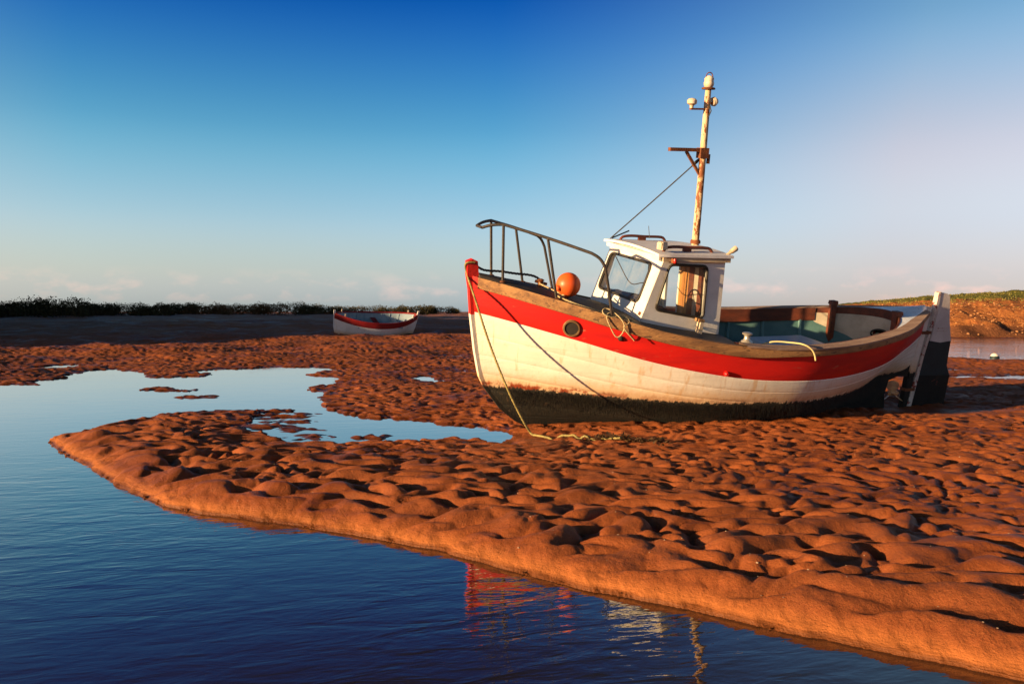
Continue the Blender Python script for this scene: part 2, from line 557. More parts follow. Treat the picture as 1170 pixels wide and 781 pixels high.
LAND = FRONT + BACK[1:] + INLET + FAR + [(-3000, 4000), (3000, 4000), (3000, -40)]
POOLS = [
    [(300, 38), (60, 41.5), (26.3, 42.75), (22.5, 42.75), (16, 43.5), (11, 40), (9.0, 33), (10.8, 25.5), (12.6, 23.6), (14.2, 23.1), (16.5, 22.4), (30, 18), (300, 8)],
    [(-11.9, 20.3), (-11.6, 21.3), (-10.6, 20.8), (-10.6, 19.9), (-11.2, 19.8)],
    [(-1.96, 17.57), (-1.55, 17.33), (-1.28, 16.6), (-1.5, 15.83), (-1.82, 16.44)],
    [(8.0, 17.35), (9.3, 17.6), (11.0, 17.45), (14, 17.0), (14, 16.5), (10.2, 16.6), (8.8, 16.95)],
    [(8.6, 19.2), (9.6, 19.45), (10.8, 19.2), (9.6, 19.0)],
]
ISLAND = [(-6.4, 14.25), (-6.2, 15.0), (-5.39, 14.3), (-5.62, 13.86)]


def seg_dist(x, y, pts, close):
    d = np.full(x.shape, 1e9)
    q = pts + [pts[0]] if close else pts
    for (ax, ay), (bx, by) in zip(q, q[1:]):
        ex, ey = bx - ax, by - ay
        t = np.clip(((x - ax) * ex + (y - ay) * ey) / (ex * ex + ey * ey + 1e-12), 0, 1)
        d = np.minimum(d, (x - ax - t * ex) ** 2 + (y - ay - t * ey) ** 2)
    return np.sqrt(d)


def inside(x, y, pts):
    r = np.zeros(x.shape, bool)
    for (ax, ay), (bx, by) in zip(pts, pts[1:] + [pts[0]]):
        if ay == by:
            continue
        c = ((ay > y) != (by > y)) & (x < (bx - ax) * (y - ay) / (by - ay) + ax)
        r ^= c
    return r


def ripple_field(x, y, dF):
    """irregular tongue-shaped tidal ripples, 0..1, steeper on the side away from the low sun"""
    wx = 0.16 * perlin(x * 1.1, y * 1.1, 3) + 0.07 * perlin(x * 3.1, y * 3.1, 4)
    wy = 0.16 * perlin(x * 1.1 + 9, y * 1.1, 5) + 0.07 * perlin(x * 3.1, y * 3.1 + 5, 6)
    X, Y = x + wx, y + wy

    def base(X, Y, f):
        a = np.abs(perlin(X * 0.66 * f + 0.22 * Y * f, Y * 1.08 * f, 21))
        b = np.abs(perlin(X * 0.98 * f + 3, Y * 1.45 * f + 7 - 0.2 * X * f, 22))
        h = 1.5 * (0.6 * a + 0.55 * b)
        return 1.50 * h / (h + 0.52)
    out = 0
    t = sstep(dF + 0.15 * perlin(x * 0.6, y * 0.6, 8), 0.32, 0.85)
    t2 = sstep(dF + 0.4 * perlin(x * 0.4, y * 0.4, 9), 1.2, 3.2)
    for f, w in ((2.5, 1 - t), (3.8, t * (1 - t2)), (5.0, t * t2)):
        h0 = base(X, Y, f)
        out = out + w * base(X - 0.30 / f * h0, Y - 0.10 / f * h0, f)
    return out


def ground_z(x, y):
    x = np.asarray(x, float)
    y = np.asarray(y, float)
    jx = 0.10 * perlin(x * 0.9, y * 0.9, 31) + 0.035 * perlin(x * 4, y * 4, 32)
    jy = 0.10 * perlin(x * 0.9 + 5, y * 0.9, 33) + 0.035 * perlin(x * 4, y * 4 + 5, 34)
    far = sstep(np.hypot(x, y), 6, 18)
    jf = 0.5 + 2.0 * far + 1.3 * sstep(y, 7.8, 9.5)
    xx, yy = x + jx * jf, y + jy * jf
    d_all = seg_dist(xx, yy, LAND, True)
    ins = inside(xx, yy, LAND)
    for p in POOLS:
        d_all = np.minimum(d_all, seg_dist(xx, yy, p, True))
        ins &= ~inside(xx, yy, p)
    isl = inside(xx, yy, ISLAND)
    d_all = np.minimum(d_all, seg_dist(xx, yy, ISLAND, True))
    ins |= isl
    rag = 0.022 * fbm(x * 6, y * 6, 36, 3) * (1 - far)
    xx, yy = xx + rag, yy + rag * 0.8
    dF = seg_dist(x + 0.4 * jx + rag, y + 0.4 * jy + rag * 0.8, FRONT, False)
    d = np.where(ins, d_all, -d_all)
    # plateau height
    plat = 0.115 - 0.045 * sstep(y, 6.5, 10.5)
    plat = plat + 0.95 * sstep(y, 21, 80) * sstep(x, 14, 2) + 0.9 * sstep(y, 70, 130) * sstep(x, 2, 14)
    plat = np.where(isl, 0.02, plat)
    lobes = 1 + 0.35 * perlin(x * 1.3, y * 1.3, 41)
    z_f = 1 - np.exp(-np.maximum(dF, 0) / (0.135 * lobes))
    z_b = 0.05 + 0.95 * (1 - np.exp(-np.maximum(d, 0) / (0.8 + 1.2 * far)))
    land = plat * np.minimum(np.where(dF < 2.5, z_f, 1), np.where(dF <= d_all + 0.12, 1, z_b))
    bed = -0.35 * (1 - np.exp(d / 0.7)) - 0.01
    z = np.where(ins, land, bed)
    # ripples
    rip = ripple_field(x, y, dF)
    amp = (0.100 - 0.030 * sstep(dF, 0.4, 1.0) - 0.015 * sstep(dF, 1.2, 3.2)) * sstep(dF, 0.01, 0.24) * np.where(dF > 0.75, sstep(d, -0.75, 0.15), np.where(ins, sstep(d, -0.2, 0.55), 0))
    amp = amp * (1 - 0.25 * sstep(y, 7, 13)) * (1 - 0.5 * sstep(np.hypot(x, y), 25, 60))
    z = z + amp * 1.42 * (rip - 0.52)
    z = z + np.where(ins, 0.012, 0.004) * fbm(x * 1.6, y * 1.6, 51, 3) * sstep(dF, 0.0, 0.5) + np.where(ins, 0.0045, 0) * fbm(x * 9, y * 9, 55, 2) * sstep(dF, 0.1, 0.5)
    # little islets breaking the surface of the sheltered pool
    for ix, iy, ir in ((-3.0, 10.75, 0.30), (-2.72, 10.2, 0.22), (-2.95, 9.75, 0.26), (-2.45, 9.45, 0.18), (-2.2, 9.0, 0.2), (-3.25, 11.3, 0.2), (-1.5, 8.95, 0.16), (-5.0, 13.2, 0.22)):
        q = ((x - ix + 0.5 * jx) / ir) ** 2 + ((y - iy + 0.5 * jy) / (ir * 0.8)) ** 2
        z = np.where(q < 4, np.maximum(z, 0.016 * (1 - 0.6 * q) + 0.075 * (rip - 0.72)), z)
    # swells of the far flats
    z = z + sstep(np.hypot(x, y), 13, 26) * np.where(ins, sstep(d, 0, 2.5), 0) * (0.03 + 0.16 * fbm(x * 0.22, y * 0.30, 61, 3) + 0.035 * np.abs(perlin(x * 0.9, y * 0.9, 66)))
    # wave-cut lines on the front face
    face = np.where(ins, sstep(dF, 0.7, 0.25), 0)
    zz = z + 0.005 * perlin(x * 1.2, y * 1.2, 71)
    z = z + face * 0.0011 * np.sin(zz * 2 * np.pi / 0.0135) * sstep(z, 0.085, 0.03) + face * 0.006 * fbm(x * 6, y * 6, 72, 4)
    hd = seg_dist(x, y, [(0.05, 10.0), (0.5, 10.15), (1.41, 10.05), (2.46, 9.95), (3.78, 10.35), (4.6, 10.75)], False)
    z = z + 0.042 * np.exp(-(hd / 0.24) ** 2)
    # scour around the stern of the stranded boat
    ws = np.exp(-(((x - 5.6) / 1.0) ** 2 + ((y - 11.1) / 0.6) ** 2))
    z = z * (1 - ws) + (0.018 + 0.1 * (z - 0.07)) * ws
    return z


def build_ground():
    half = 41.0
    dense = np.linspace(-half, half, 900)
    rest = np.linspace(half, 360 - half, 70)[1:-1]
    th = np.radians(np.concatenate([dense, rest]))
    rr = np.concatenate([[0.02, 0.5, 0.9, 1.3, 1.7], np.exp(np.linspace(np.log(2.0), np.log(60), 1050)), np.exp(np.linspace(np.log(61), np.log(9000), 46))])
    T, RR = np.meshgrid(th, rr)
    x, y = RR * np.sin(T), RR * np.cos(T)
    z = np.empty_like(x)
    for i in range(0, x.shape[0], 120):
        z[i:i + 120] = ground_z(x[i:i + 120], y[i:i + 120])
    n, m = x.shape
    co = np.stack([x, y, z], -1).reshape(-1, 3).astype(np.float32)
    i, j = np.meshgrid(np.arange(n - 1), np.arange(m), indexing='ij')
    j2 = (j + 1) % m
    quads = np.stack([i * m + j, i * m + j2, (i + 1) * m + j2, (i + 1) * m + j], -1)[..., ::-1].reshape(-1, 4)
    me = bpy.data.meshes.new('sand_flats')
    me.vertices.add(len(co))
    me.vertices.foreach_set('co', co.ravel())
    me.loops.add(quads.size)
    me.loops.foreach_set('vertex_index', quads.ravel().astype(np.int32))
    me.polygons.add(len(quads))
    me.polygons.foreach_set('loop_start', np.arange(0, quads.size, 4, dtype=np.int32))
    me.polygons.foreach_set('use_smooth', np.ones(len(quads), bool))
    me.update(calc_edges=True)
    mud = (sstep(y + 3 * fbm(x * 0.1, y * 0.1, 81, 3), 30, 46) * sstep(x, 10, 0)).ravel().astype(np.float32)
    dFr = seg_dist(x, y, FRONT, False)
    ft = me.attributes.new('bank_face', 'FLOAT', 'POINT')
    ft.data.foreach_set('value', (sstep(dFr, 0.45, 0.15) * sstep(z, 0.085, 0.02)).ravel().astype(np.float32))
    at = me.attributes.new('mud', 'FLOAT', 'POINT')
    at.data.foreach_set('value', mud)
    o = bpy.data.objects.new('sand_flats', me)
    COL.objects.link(o)
    return o


def sand_material():
    k = NM('tidal_sand')
    p = k.pos(True)
    c = k.xyz(p)
    big = k.noise(p, 0.9, 5, 0.6)
    med = k.noise(p, 7, 5, 0.6)
    grain = k.noise(p, 170, 3, 0.7)
    lump = k.noise(p, 38, 5, 0.65)
    col = k.mix(k.ramp(big, 0.3, 0.7), (0.255, 0.062, 0.0135), (0.185, 0.043, 0.0105))
    col = k.mix(k.math('MULTIPLY', k.ramp(med, 0.42, 0.7), 0.45), col, (0.125, 0.033, 0.011))
    col = k.mix(k.math('MULTIPLY', k.ramp(grain, 0.35, 0.75), 0.4), col, (0.42, 0.145, 0.038))
    pit = k.noise(p, 75, 4, 0.75)
    col = k.mix(k.math('MULTIPLY', k.ramp(pit, 0.55, 0.68), 0.65), col, (0.085, 0.024, 0.010))
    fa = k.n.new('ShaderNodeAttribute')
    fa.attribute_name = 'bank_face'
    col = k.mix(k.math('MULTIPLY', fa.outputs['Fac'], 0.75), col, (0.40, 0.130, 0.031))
    damp = k.noise(p, 0.55, 4, 0.6, 0.5)
    damp = k.ramp(damp, 0.48, 0.62)
    col = k.mix(k.math('MULTIPLY', damp, 0.45), col, k.mix(1.0, col, (0.50, 0.46, 0.44, 1), 'MULTIPLY'))
    at = k.n.new('ShaderNodeAttribute')
    at.attribute_name = 'mud'
    mudc = k.mix(k.ramp(big, 0.35, 0.65), (0.22, 0.085, 0.034), (0.28, 0.105, 0.042))
    col = k.mix(k.math('MULTIPLY', at.outputs['Fac'], 0.9), col, mudc)
    wet = k.ramp(k.math('ADD', c[2], k.math('MULTIPLY', k.math('SUBTRACT', med, 0.5), 0.012)), 0.030, 0.008)
    col = k.mix(wet, col, k.mix(1.0, col, (0.42, 0.40, 0.38, 1), 'MULTIPLY'))
    rough = k.math('SUBTRACT', k.ramp(big, 0.3, 0.7, 0.66, 0.85), k.math('MAXIMUM', k.math('MULTIPLY', wet, 0.35), k.math('MULTIPLY', damp, 0.22)))
    zw = k.math('ADD', c[2], k.math('MULTIPLY', k.noise(p, 2.5, 3, 0.5), 0.012))
    comb = k.n.new('ShaderNodeCombineXYZ')
    k.l.new(k.math('MULTIPLY', zw, 130.0), comb.inputs[2])
    k.l.new(k.math('MULTIPLY', c[0], 1.6), comb.inputs[0])
    lines = k.math('MULTIPLY', k.noise(comb.outputs[0], 1.0, 3, 0.6), fa.outputs['Fac'])
    nb = k.bump(lines, 0.6, 0.010)
    nb = k.bump(lump, 0.6, 0.012, nb)
    nb = k.bump(pit, 0.8, 0.007, nb)
    nb = k.bump(grain, 0.6, 0.004, nb)
    return k.out(col, rough, nb, spec=0.25)


ground = build_ground()
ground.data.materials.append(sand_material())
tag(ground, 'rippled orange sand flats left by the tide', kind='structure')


# ------------------------------------------------------------------ water
def water_material():
    k = NM('creek_water')
    p = k.pos(True)
    c = k.xyz(p)
    wob = k.noise(p, 0.5, 3, 0.5)
    rot = k.n.new('ShaderNodeMapping')
    rot.inputs['Rotation'].default_value = (0, 0, R(-14))
    k.l.new(p, rot.inputs[0])
    p = rot.outputs[0]
    a = k.noise(k.scale(p, (2.4, 6.4, 1)), 1.0, 3, 0.5, 0.7)
    b = k.noise(k.scale(p, (7, 17, 1)), 1.0, 3, 0.5, 0.4)
    h = k.math('ADD', a, k.math('MULTIPLY', b, 0.40))
    calm = k.ramp(wob, 0.35, 0.65, 0.45, 1.0)
    # sheltered pool behind the sandbank, breezier open creek
    calm = k.math('MULTIPLY', calm, k.ramp(c[1], 4.5, 10.0, 1.0, 0.35))
    calm = k.math('MULTIPLY', calm, k.ramp(c[0], 8.0, 12.0, 1.0, 9.0))
    h = k.math('MULTIPLY', h, calm)
    nb = k.bump(h, 0.24, 0.02)
    k.p.inputs['IOR'].default_value = 1.42
    k.p.inputs['Coat Weight'].default_value = 1.0
    k.p.inputs['Specular Tint'].default_value = (1.0, 0.76, 0.32, 1)
    k.p.inputs['Coat Roughness'].default_value = 0.02
    k.p.inputs['Coat IOR'].default_value = 1.17
    k.l.new(nb, k.p.inputs['Coat Normal'])
    return k.out((0.022, 0.016, 0.012), k.ramp(c[0], 8.0, 12.0, 0.02, 0.20), nb, spec=0.5)


MAT['water'] = water_material()
water = MB().add([(-6000, -6000, 0), (6000, -6000, 0), (6000, 9000, 0), (-6000, 9000, 0)], [(0, 1, 2, 3)]).build('creek_water', 'water')
tag(water, 'still dark blue tidal creek and pools', kind='structure')


# ------------------------------------------------------------------ hull builder
class Hull:
    def __init__(self, stem, stern, beam, sheer, base, fore, mid, aft, y0=0.035):
        """stem, stern: [(z, x)]; beam, sheer, base: [(s, value)] with s = 0..1 along the boat"""
        self.xs, self.xe = spline(*zip(*stem)), spline(*zip(*stern))
        self.b, self.zs, self.zb = spline(*zip(*beam)), spline(*zip(*sheer)), spline(*zip(*base))
        self.y0 = y0
        self.fore, self.mid, self.aft = fore, mid, aft

    def g(self, s, v):
        def se(v, m, n):
            return (1 - (1 - v) ** m) ** (1 / n)
        f = se(v, *self.fore)
        m = se(v, *self.mid)
        a = 1 - (1 - v ** self.aft[0]) ** self.aft[1]
        wf = 1 - sstep(s, 0.0, 0.42)
        wa = sstep(s, 0.55, 0.97)
        return f * wf + a * wa + m * (1 - wf - wa)

    def pt(self, s, v, side=-1, inset=0.0):
        s, v = np.broadcast_arrays(np.asarray(s, float), np.asarray(v, float))
        z = self.zb(s) + (self.zs(s) - self.zb(s)) * v
        x = self.xs(z) * (1 - s) + self.xe(z) * s
        y = self.y0 + (self.b(s) - self.y0) * self.g(s, v)
        P = np.stack([x, y, z], -1)
        if not (isinstance(inset, float) and inset == 0.0):
            e = 1e-3
            n = self.nrm(s, v)
            P = P - n * np.asarray(inset)[..., None]
            P[..., 1] = np.maximum(P[..., 1], 0.004)
        P[..., 1] *= side
        return P

    def nrm(self, s, v):
        e = 2e-3
        s0, s1 = np.clip(s - e, 0, 1), np.clip(s + e, 0, 1)
        v0, v1 = np.clip(v - e, 0, 1), np.clip(v + e, 0, 1)
        ds = self.pt(s1, v, 1) - self.pt(s0, v, 1)
        dv = self.pt(s, v1, 1) - self.pt(s, v0, 1)
        n = np.cross(dv, ds)
        n /= np.linalg.norm(n, axis=-1, keepdims=True) + 1e-9
        n[n[..., 1] < 0] *= -1
        return n


def planks(h, parent, bounds, mats, ns=56, thick=0.022, seam=0.005, lap=0.0):
    """bounds: list of functions v(s), keel to sheer; one plank object per side between two of them"""
    s = np.linspace(0, 1, ns) ** 1.0
    q = np.array([0, 0.05, 0.28, 0.5, 0.72, 0.95, 1.0])
    ins = np.array([seam, 0, 0, 0, 0, 0, seam]) - lap * (1 - q)
    for k in range(len(bounds) - 1):
        lo, hi = bounds[k](s), bounds[k + 1](s)
        S = np.repeat(s[:, None], len(q), 1)
        V = lo[:, None] + (hi - lo)[:, None] * q[None]
        I = np.broadcast_to(ins, S.shape)
        for side in (-1, 1):
            P = h.pt(S, V, side, I)
            Q = h.pt(S, V, side, I + thick)
            T = Q - P
            if side == 1:
                P, T = P[:, ::-1], T[:, ::-1]
            MB().grid(P, T).build('plank', mats[k], parent, 35)


# ------------------------------------------------------------------ the stranded fishing boat
LEN = 6.5
th, he, pi_ = R(70.8), R(11.5), R(-1.14)
va, vst, vz = np.array([math.sin(th), math.cos(th), 0]), np.array([-math.cos(th), math.sin(th), 0]), np.array([0, 0, 1.0])
a2 = va * math.cos(pi_) - vz * math.sin(pi_)
z2 = vz * math.cos(pi_) + va * math.sin(pi_)
s3 = vst * math.cos(he) + z2 * math.sin(he)
z3 = z2 * math.cos(he) - vst * math.sin(he)
BM = Matrix.Identity(4)
for i, c in enumerate((a2, s3, z3)):
    for r in range(3):
        BM[r][i] = c[r]
for r, q in enumerate((-0.56, 9.45, -0.085)):
    BM[r][3] = q

boat = empty('fishing_boat', 'large red and white wooden fishing boat with wheelhouse and mast, stranded on the rippled sand', 'boat')
boat.matrix_world = BM


def S_(pairs):
    return [(x / LEN, v) for x, v in pairs]


H1 = Hull(
    stem=[(0.0, 1.25), (0.1, 0.88), (0.34, 0.47), (0.6, 0.265), (1.02, 0.135), (1.41, 0.075), (1.72, 0.04), (2.1, 0.01)],
    stern=[(0.0, 6.22), (0.5, 6.32), (1.0, 6.42), (1.6, 6.52)],
    beam=S_([(0, 0.05), (0.3, 0.27), (0.6, 0.48), (1, 0.71), (1.5, 0.91), (2.1, 1.04), (3, 1.135), (3.6, 1.155), (4, 1.13), (4.4, 1.07), (4.8, 0.98), (5.2, 0.85), (5.6, 0.67), (5.9, 0.48), (6.2, 0.27), (6.5, 0.05)]),
    sheer=S_([(0, 1.87), (0.3, 1.81), (0.6, 1.74), (1, 1.64), (1.5, 1.50), (2, 1.38), (2.5, 1.29), (3, 1.225), (3.5, 1.195), (4, 1.19), (4.4, 1.20), (4.8, 1.22), (5.2, 1.245), (5.6, 1.275), (6, 1.315), (6.5, 1.365)]),
    base=S_([(0, 0.04), (2, 0.03), (4.4, 0.05), (5.3, 0.20), (5.9, 0.42), (6.5, 0.52)]),
    fore=(1.55, 1.15), mid=(3.0, 2.0), aft=(1.15, 2.0))


def sheer_z(x):
    return float(H1.zs(x / LEN))


def beam_y(x):
    return float(H1.b(x / LEN))


v_red = lambda s: 1 - (0.40 - 0.03 * sstep(s, 0, 0.4) + 0.05 * sstep(s, 0.5, 0.88) - 0.06 * sstep(s, 0.93, 1.0)) / (H1.zs(s) - H1.zb(s))
NST = 8
bnds = [(lambda s, k=k: v_red(s) * (k / NST) ** 1.45) for k in range(NST + 1)] + [lambda s: np.ones_like(s)]
planks(H1, boat, bnds, ['hull'] * NST + ['red'])

# stem post, keel, stern post
stem_poly = [(-0.035, 2.03), (-0.03, 1.88), (0.0, 1.72), (0.03, 1.41), (0.09, 1.02), (0.155, 0.72), (0.215, 0.60), (0.42, 0.33), (0.60, 0.18), (0.83, 0.06), (1.3, -0.04),
             (1.3, 0.10), (1.0, 0.14), (0.75, 0.26), (0.55, 0.44), (0.36, 0.68), (0.24, 1.02), (0.17, 1.41), (0.12, 1.72), (0.085, 2.03), (0.03, 2.055)]
MB().prism(stem_poly[::-1], -0.042, 0.042).build('stem_post', 'stem', boat)
MB().prism([(1.3, -0.04), (5.9, -0.05), (5.9, 0.10), (1.3, 0.10)], -0.045, 0.045).build('keel', 'weed', boat)
# deadwood with the propeller aperture
MB().prism([(5.2, -0.05), (6.30, -0.06), (6.30, -0.01), (5.97, -0.01), (5.94, 0.20), (5.98, 0.40), (6.12, 0.45), (6.30, 0.44), (6.32, 0.60), (5.2, 0.46)], -0.04, 0.04).build('deadwood', 'weed', boat)
MB().prism([(6.28, -0.06), (6.345, -0.06), (6.56, 1.40), (6.45, 1.40), (6.38, 0.9), (6.31, 0.40)], -0.04, 0.04).build('stern_post', 'stem', boat)
prop = MB().lathe([(0.0, -0.06), (0.035, -0.05), (0.04, 0.05), (0.025, 0.09), (0.0, 0.10)], (6.12, 0, 0.20), 12, (1, 0, 0)).build('propeller', 'bronze', boat, 40)
for k in range(3):
    a = R(78 + 120 * k)
    m = MB()
    rows = []
    for t, w in ((0.02, 0.03), (0.06, 0.065), (0.10, 0.085), (0.14, 0.075), (0.165, 0.045), (0.175, 0.012)):
        row = []
        for q in (-1, -0.5, 0, 0.5, 1):
            tang = q * w
            tw = R(62)
            row.append((6.12 + tang * math.sin(tw), math.cos(a) * t - math.sin(a) * tang * math.cos(tw), 0.20 + math.sin(a) * t + math.cos(a) * tang * math.cos(tw)))
        rows.append(row)
    m.grid(np.array(rows), (0.008, 0, 0)).build('blade', 'bronze', prop, 50)

# rubbing rail and cap along both sides
sr = np.linspace(0.006, 0.994, 90)
for side in (-1, 1):
    P0 = H1.pt(sr, np.ones_like(sr), side)
    xs_, zs_ = P0[:, 0], P0[:, 2]
    by = np.abs(P0[:, 1])
    hgt = 0.115 - 0.045 * sstep(sr, 0.40, 0.55)
    ring = [(0.0, -hgt - 0.01), (0.045, -hgt), (0.055, -hgt * 0.5), (0.05, 0.004), (-0.03, 0.007), (-0.035, -hgt)]
    G = np.stack([np.stack([xs_, side * np.maximum(by + dy, 0.03), zs_ + dz], -1) for dy, dz in ring + ring[:1]], 1)
    if side == 1:
        G = G[:, ::-1]
    MB().grid(G).build('rubbing_rail', 'rail', boat, 40)
    sc_ = np.linspace(0.43, 0.985, 60)
    P1 = H1.pt(sc_, np.ones_like(sc_), side)
    by = np.abs(P1[:, 1])
    ring = [(0.06, 0.004), (0.063, 0.022), (-0.10, 0.028), (-0.10, 0.002)]
    G = np.stack([np.stack([P1[:, 0], side * np.maximum(by + dy, 0.02), P1[:, 2] + dz], -1) for dy, dz in ring + ring[:1]], 1)
    if side == 1:
        G = G[:, ::-1]
    MB().grid(G).build('cap_rail', 'cap', boat, 40)


def deck_z(x, y):
    b = max(beam_y(x), 0.05)
    return sheer_z(x) - 0.004 + 0.055 * (1 - (y / b) ** 2)


# foredeck
rows = []
for x in np.linspace(0.10, 2.82, 40):
    b = beam_y(x) + 0.004
    rows.append([(x, t * b, deck_z(x, t * b)) for t in np.linspace(-1, 1, 15)])
MB().grid(np.array(rows), (0, 0, -0.03)).build('foredeck', 'deck', boat, 40)
# cockpit opening aft, horseshoe shaped
XC = lambda y: 5.86 - 0.62 * (abs(y) / 0.75) ** 2
rows = []
for t in np.linspace(-1, 1, 25):
    row = []
    for q in np.linspace(0, 1, 14):
        x = 5.3
        y = t * 0.74
        for _ in range(6):
            x = XC(y) + (6.46 - XC(y)) * q
            y = t * min(0.74, beam_y(x) - 0.03)
        row.append((x, y, sheer_z(x) + 0.015 + 0.05 * (1 - t * t)))
    rows.append(row)
MB().grid(np.array(rows)[::-1], (0, 0, -0.03)).build('aft_deck', 'aftdeck', boat, 40)

# inner sides, ribs, coaming
for side in (-1, 1):
    sl = np.linspace(2.80 / LEN, 5.86 / LEN, 30)
    ql = np.linspace(0, 1, 8)
    zt = H1.zs(sl)
    vlo = (0.52 - H1.zb(sl)) / (zt - H1.zb(sl))
    Sg = np.repeat(sl[:, None], 8, 1)
    Vg = vlo[:, None] + (0.999 - vlo)[:, None] * ql
    P = H1.pt(Sg, Vg, side, np.full(Sg.shape, 0.075))
    if side == -1:
        P = P[:, ::-1]
    lining = MB().grid(P).build('inner_lining', 'teal', boat, 40)
    for x in np.arange(3.05, 5.3, 0.52):
        sv = np.full(8, x / LEN)
        vv = np.linspace(float((0.54 - H1.zb(x / LEN)) / (H1.zs(x / LEN) - H1.zb(x / LEN))), 0.95, 8)
        A = H1.pt(sv, vv, side, np.full(8, 0.085))
        MB().tube(A, 0.024, 6).build('rib', 'teal_light', lining, 40)
    xs2 = np.linspace(2.80, 5.25, 30)
    pts = []
    for x in xs2:
        y = beam_y(x) - 0.105
        pts.append([(x, side * y, sheer_z(x) - 0.15), (x, side * (y - 0.03), sheer_z(x) - 0.15), (x, side * (y - 0.03), sheer_z(x) + 0.02), (x, side * y, sheer_z(x) + 0.02), (x, side * y, sheer_z(x) - 0.15)])
    G = np.array(pts)
    MB().grid(G if side == -1 else G[:, ::-1]).build('coaming', 'brown', boat, 40)
ye = beam_y(5.25) - 0.12
ys = np.linspace(-ye, ye, 81)
G = []
for y in ys:
    x = XC(y)
    z0 = sheer_z(x) + 0.045 * (1 - (y / ye) ** 2)
    G.append([(x - 0.005, y, z0 - 0.15), (x - 0.035, y, z0 - 0.15), (x - 0.035, y, z0 + 0.02), (x - 0.005, y, z0 + 0.02), (x - 0.005, y, z0 - 0.15)])
MB().grid(np.array(G)[:, ::-1]).build('aft_coaming', 'brown', boat, 40)


def half_width(x, z):
    """hull half width at boat position x, height z"""
    s = x / LEN
    for _ in range(6):
        v = np.clip((z - H1.zb(s)) / (H1.zs(s) - H1.zb(s)), 0, 1)
        p = H1.pt(np.array([s]), np.array([float(v)]), 1)[0]
        s = float(np.clip(s + (x - p[0]) / LEN, 0, 1))
    return p[1]


def round_poly(c, r, n=6):
    """corner points (x, y) -> polygon with rounded corners"""
    out = []
    m = len(c)
    for i in range(m):
        p0, p1, p2 = (np.array(c[(i + k) % m], float) for k in (-1, 0, 1))
        u, w = (p0 - p1) / np.linalg.norm(p0 - p1), (p2 - p1) / np.linalg.norm(p2 - p1)
        for t in np.linspace(0, 1, n):
            a, b = p1 + u * r * (1 - t), p1 + w * r * t
            out.append(tuple((1 - t) * a + t * b))
    return out


def inset_poly(poly, d):
    c = np.mean(np.array(poly), 0)
    out = []
    for p in poly:
        v = np.array(p) - c
        l = np.linalg.norm(v)
        out.append(tuple(c + v * (1 - d / l)))
    return out


def holed_panel(mb, outer, hole, fmap, thick, sub=1):
    """flat panel with one opening; fmap(u, v, w) -> xyz, w across the thickness"""
    hole = np.array(hole)
    c = hole.mean(0)
    outer = np.array(outer)

    def ray(poly, a):
        d = np.array([math.cos(a), math.sin(a)])
        best = None
        for i in range(len(poly)):
            p, q = poly[i] - c, poly[(i + 1) % len(poly)] - c
            e = q - p
            den = d[0] * e[1] - d[1] * e[0]
            if abs(den) < 1e-12:
                continue
            t = (p[0] * e[1] - p[1] * e[0]) / den
            s = (p[0] * d[1] - p[1] * d[0]) / den
            if t > 0 and -1e-9 <= s <= 1 + 1e-9 and (best is None or t > best):
                best = t
        return c + d * best
    angs = sorted([math.atan2(*(p - c)[::-1]) for p in hole] + [math.atan2(*(p - c)[::-1]) for p in outer])
    ang2 = []
    for i, a in enumerate(angs):
        if not ang2 or a - ang2[-1] > 1e-4:
            ang2.append(a)
    rows = []
    for a in ang2 + ang2[:1]:
        o, i_ = ray(outer, a), ray(hole, a)
        ts = np.linspace(0, 1, sub + 1)
        line = [o + (i_ - o) * t for t in ts]
        rows.append([fmap(*q, 0) for q in line] + [fmap(*q, thick) for q in line[::-1]] + [fmap(*o, 0)])
    return mb.grid(np.array(rows, float))


# cream bulkhead with the oval locker opening
def bh(u, v, w):
    return (XC(u) - 0.045 + w, u, v)


oval = [(0.02 + 0.16 * math.cos(t), 1.02 + 0.07 * math.sin(t)) for t in np.linspace(0, 2 * math.pi, 24, endpoint=False)]
bulk_outer = []
for u in np.linspace(-0.72, 0.72, 49):
    zl = 0.56
    while zl < 1.0 and half_width(XC(u), zl) < abs(u) + 0.05:
        zl += 0.03
    bulk_outer.append((u, zl))
bulk_outer += [(u, sheer_z(XC(u)) - 0.05) for u in np.linspace(0.72, -0.72, 49)]
bulkhead = holed_panel(MB(), bulk_outer, oval, bh, 0.03, 8).build('aft_bulkhead', 'cream', boat, 50)
MB().tube([bh(u, v, -0.004) for u, v in oval + oval[:1]], 0.012, 6).build('locker_rim', 'rubber', bulkhead, 50)
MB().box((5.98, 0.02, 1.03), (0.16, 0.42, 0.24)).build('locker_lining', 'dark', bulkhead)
MB().tube([(5.80 + 0.02 * math.sin(3 * t), 0.02 + 0.11 * math.cos(t), 1.0 + 0.035 * math.sin(t)) for t in np.linspace(0, 9, 40)], 0.012, 6).build('locker_rope', 'rope', bulkhead, 50)
for k in range(9):
    y = -0.72 + 0.18 * k
    xe = 5.55
    while half_width(xe, 0.53) < abs(y) + 0.11 and xe > 3.5:
        xe -= 0.05
    MB().box(((2.83 + xe) / 2, y, 0.545), (xe - 2.83, 0.165, 0.03)).build('floor_board', 'sole', boat)
# engine box
eb = MB().box((4.40, -0.02, 0.74), (0.86, 0.70, 0.38)).build('engine_box', 'cream', boat)
MB().prism([(3.93, 0.93), (4.80, 0.93), (4.87, 0.945), (4.80, 0.965), (3.95, 0.965)], -0.42, 0.40).build('lid', 'aftdeck', eb)

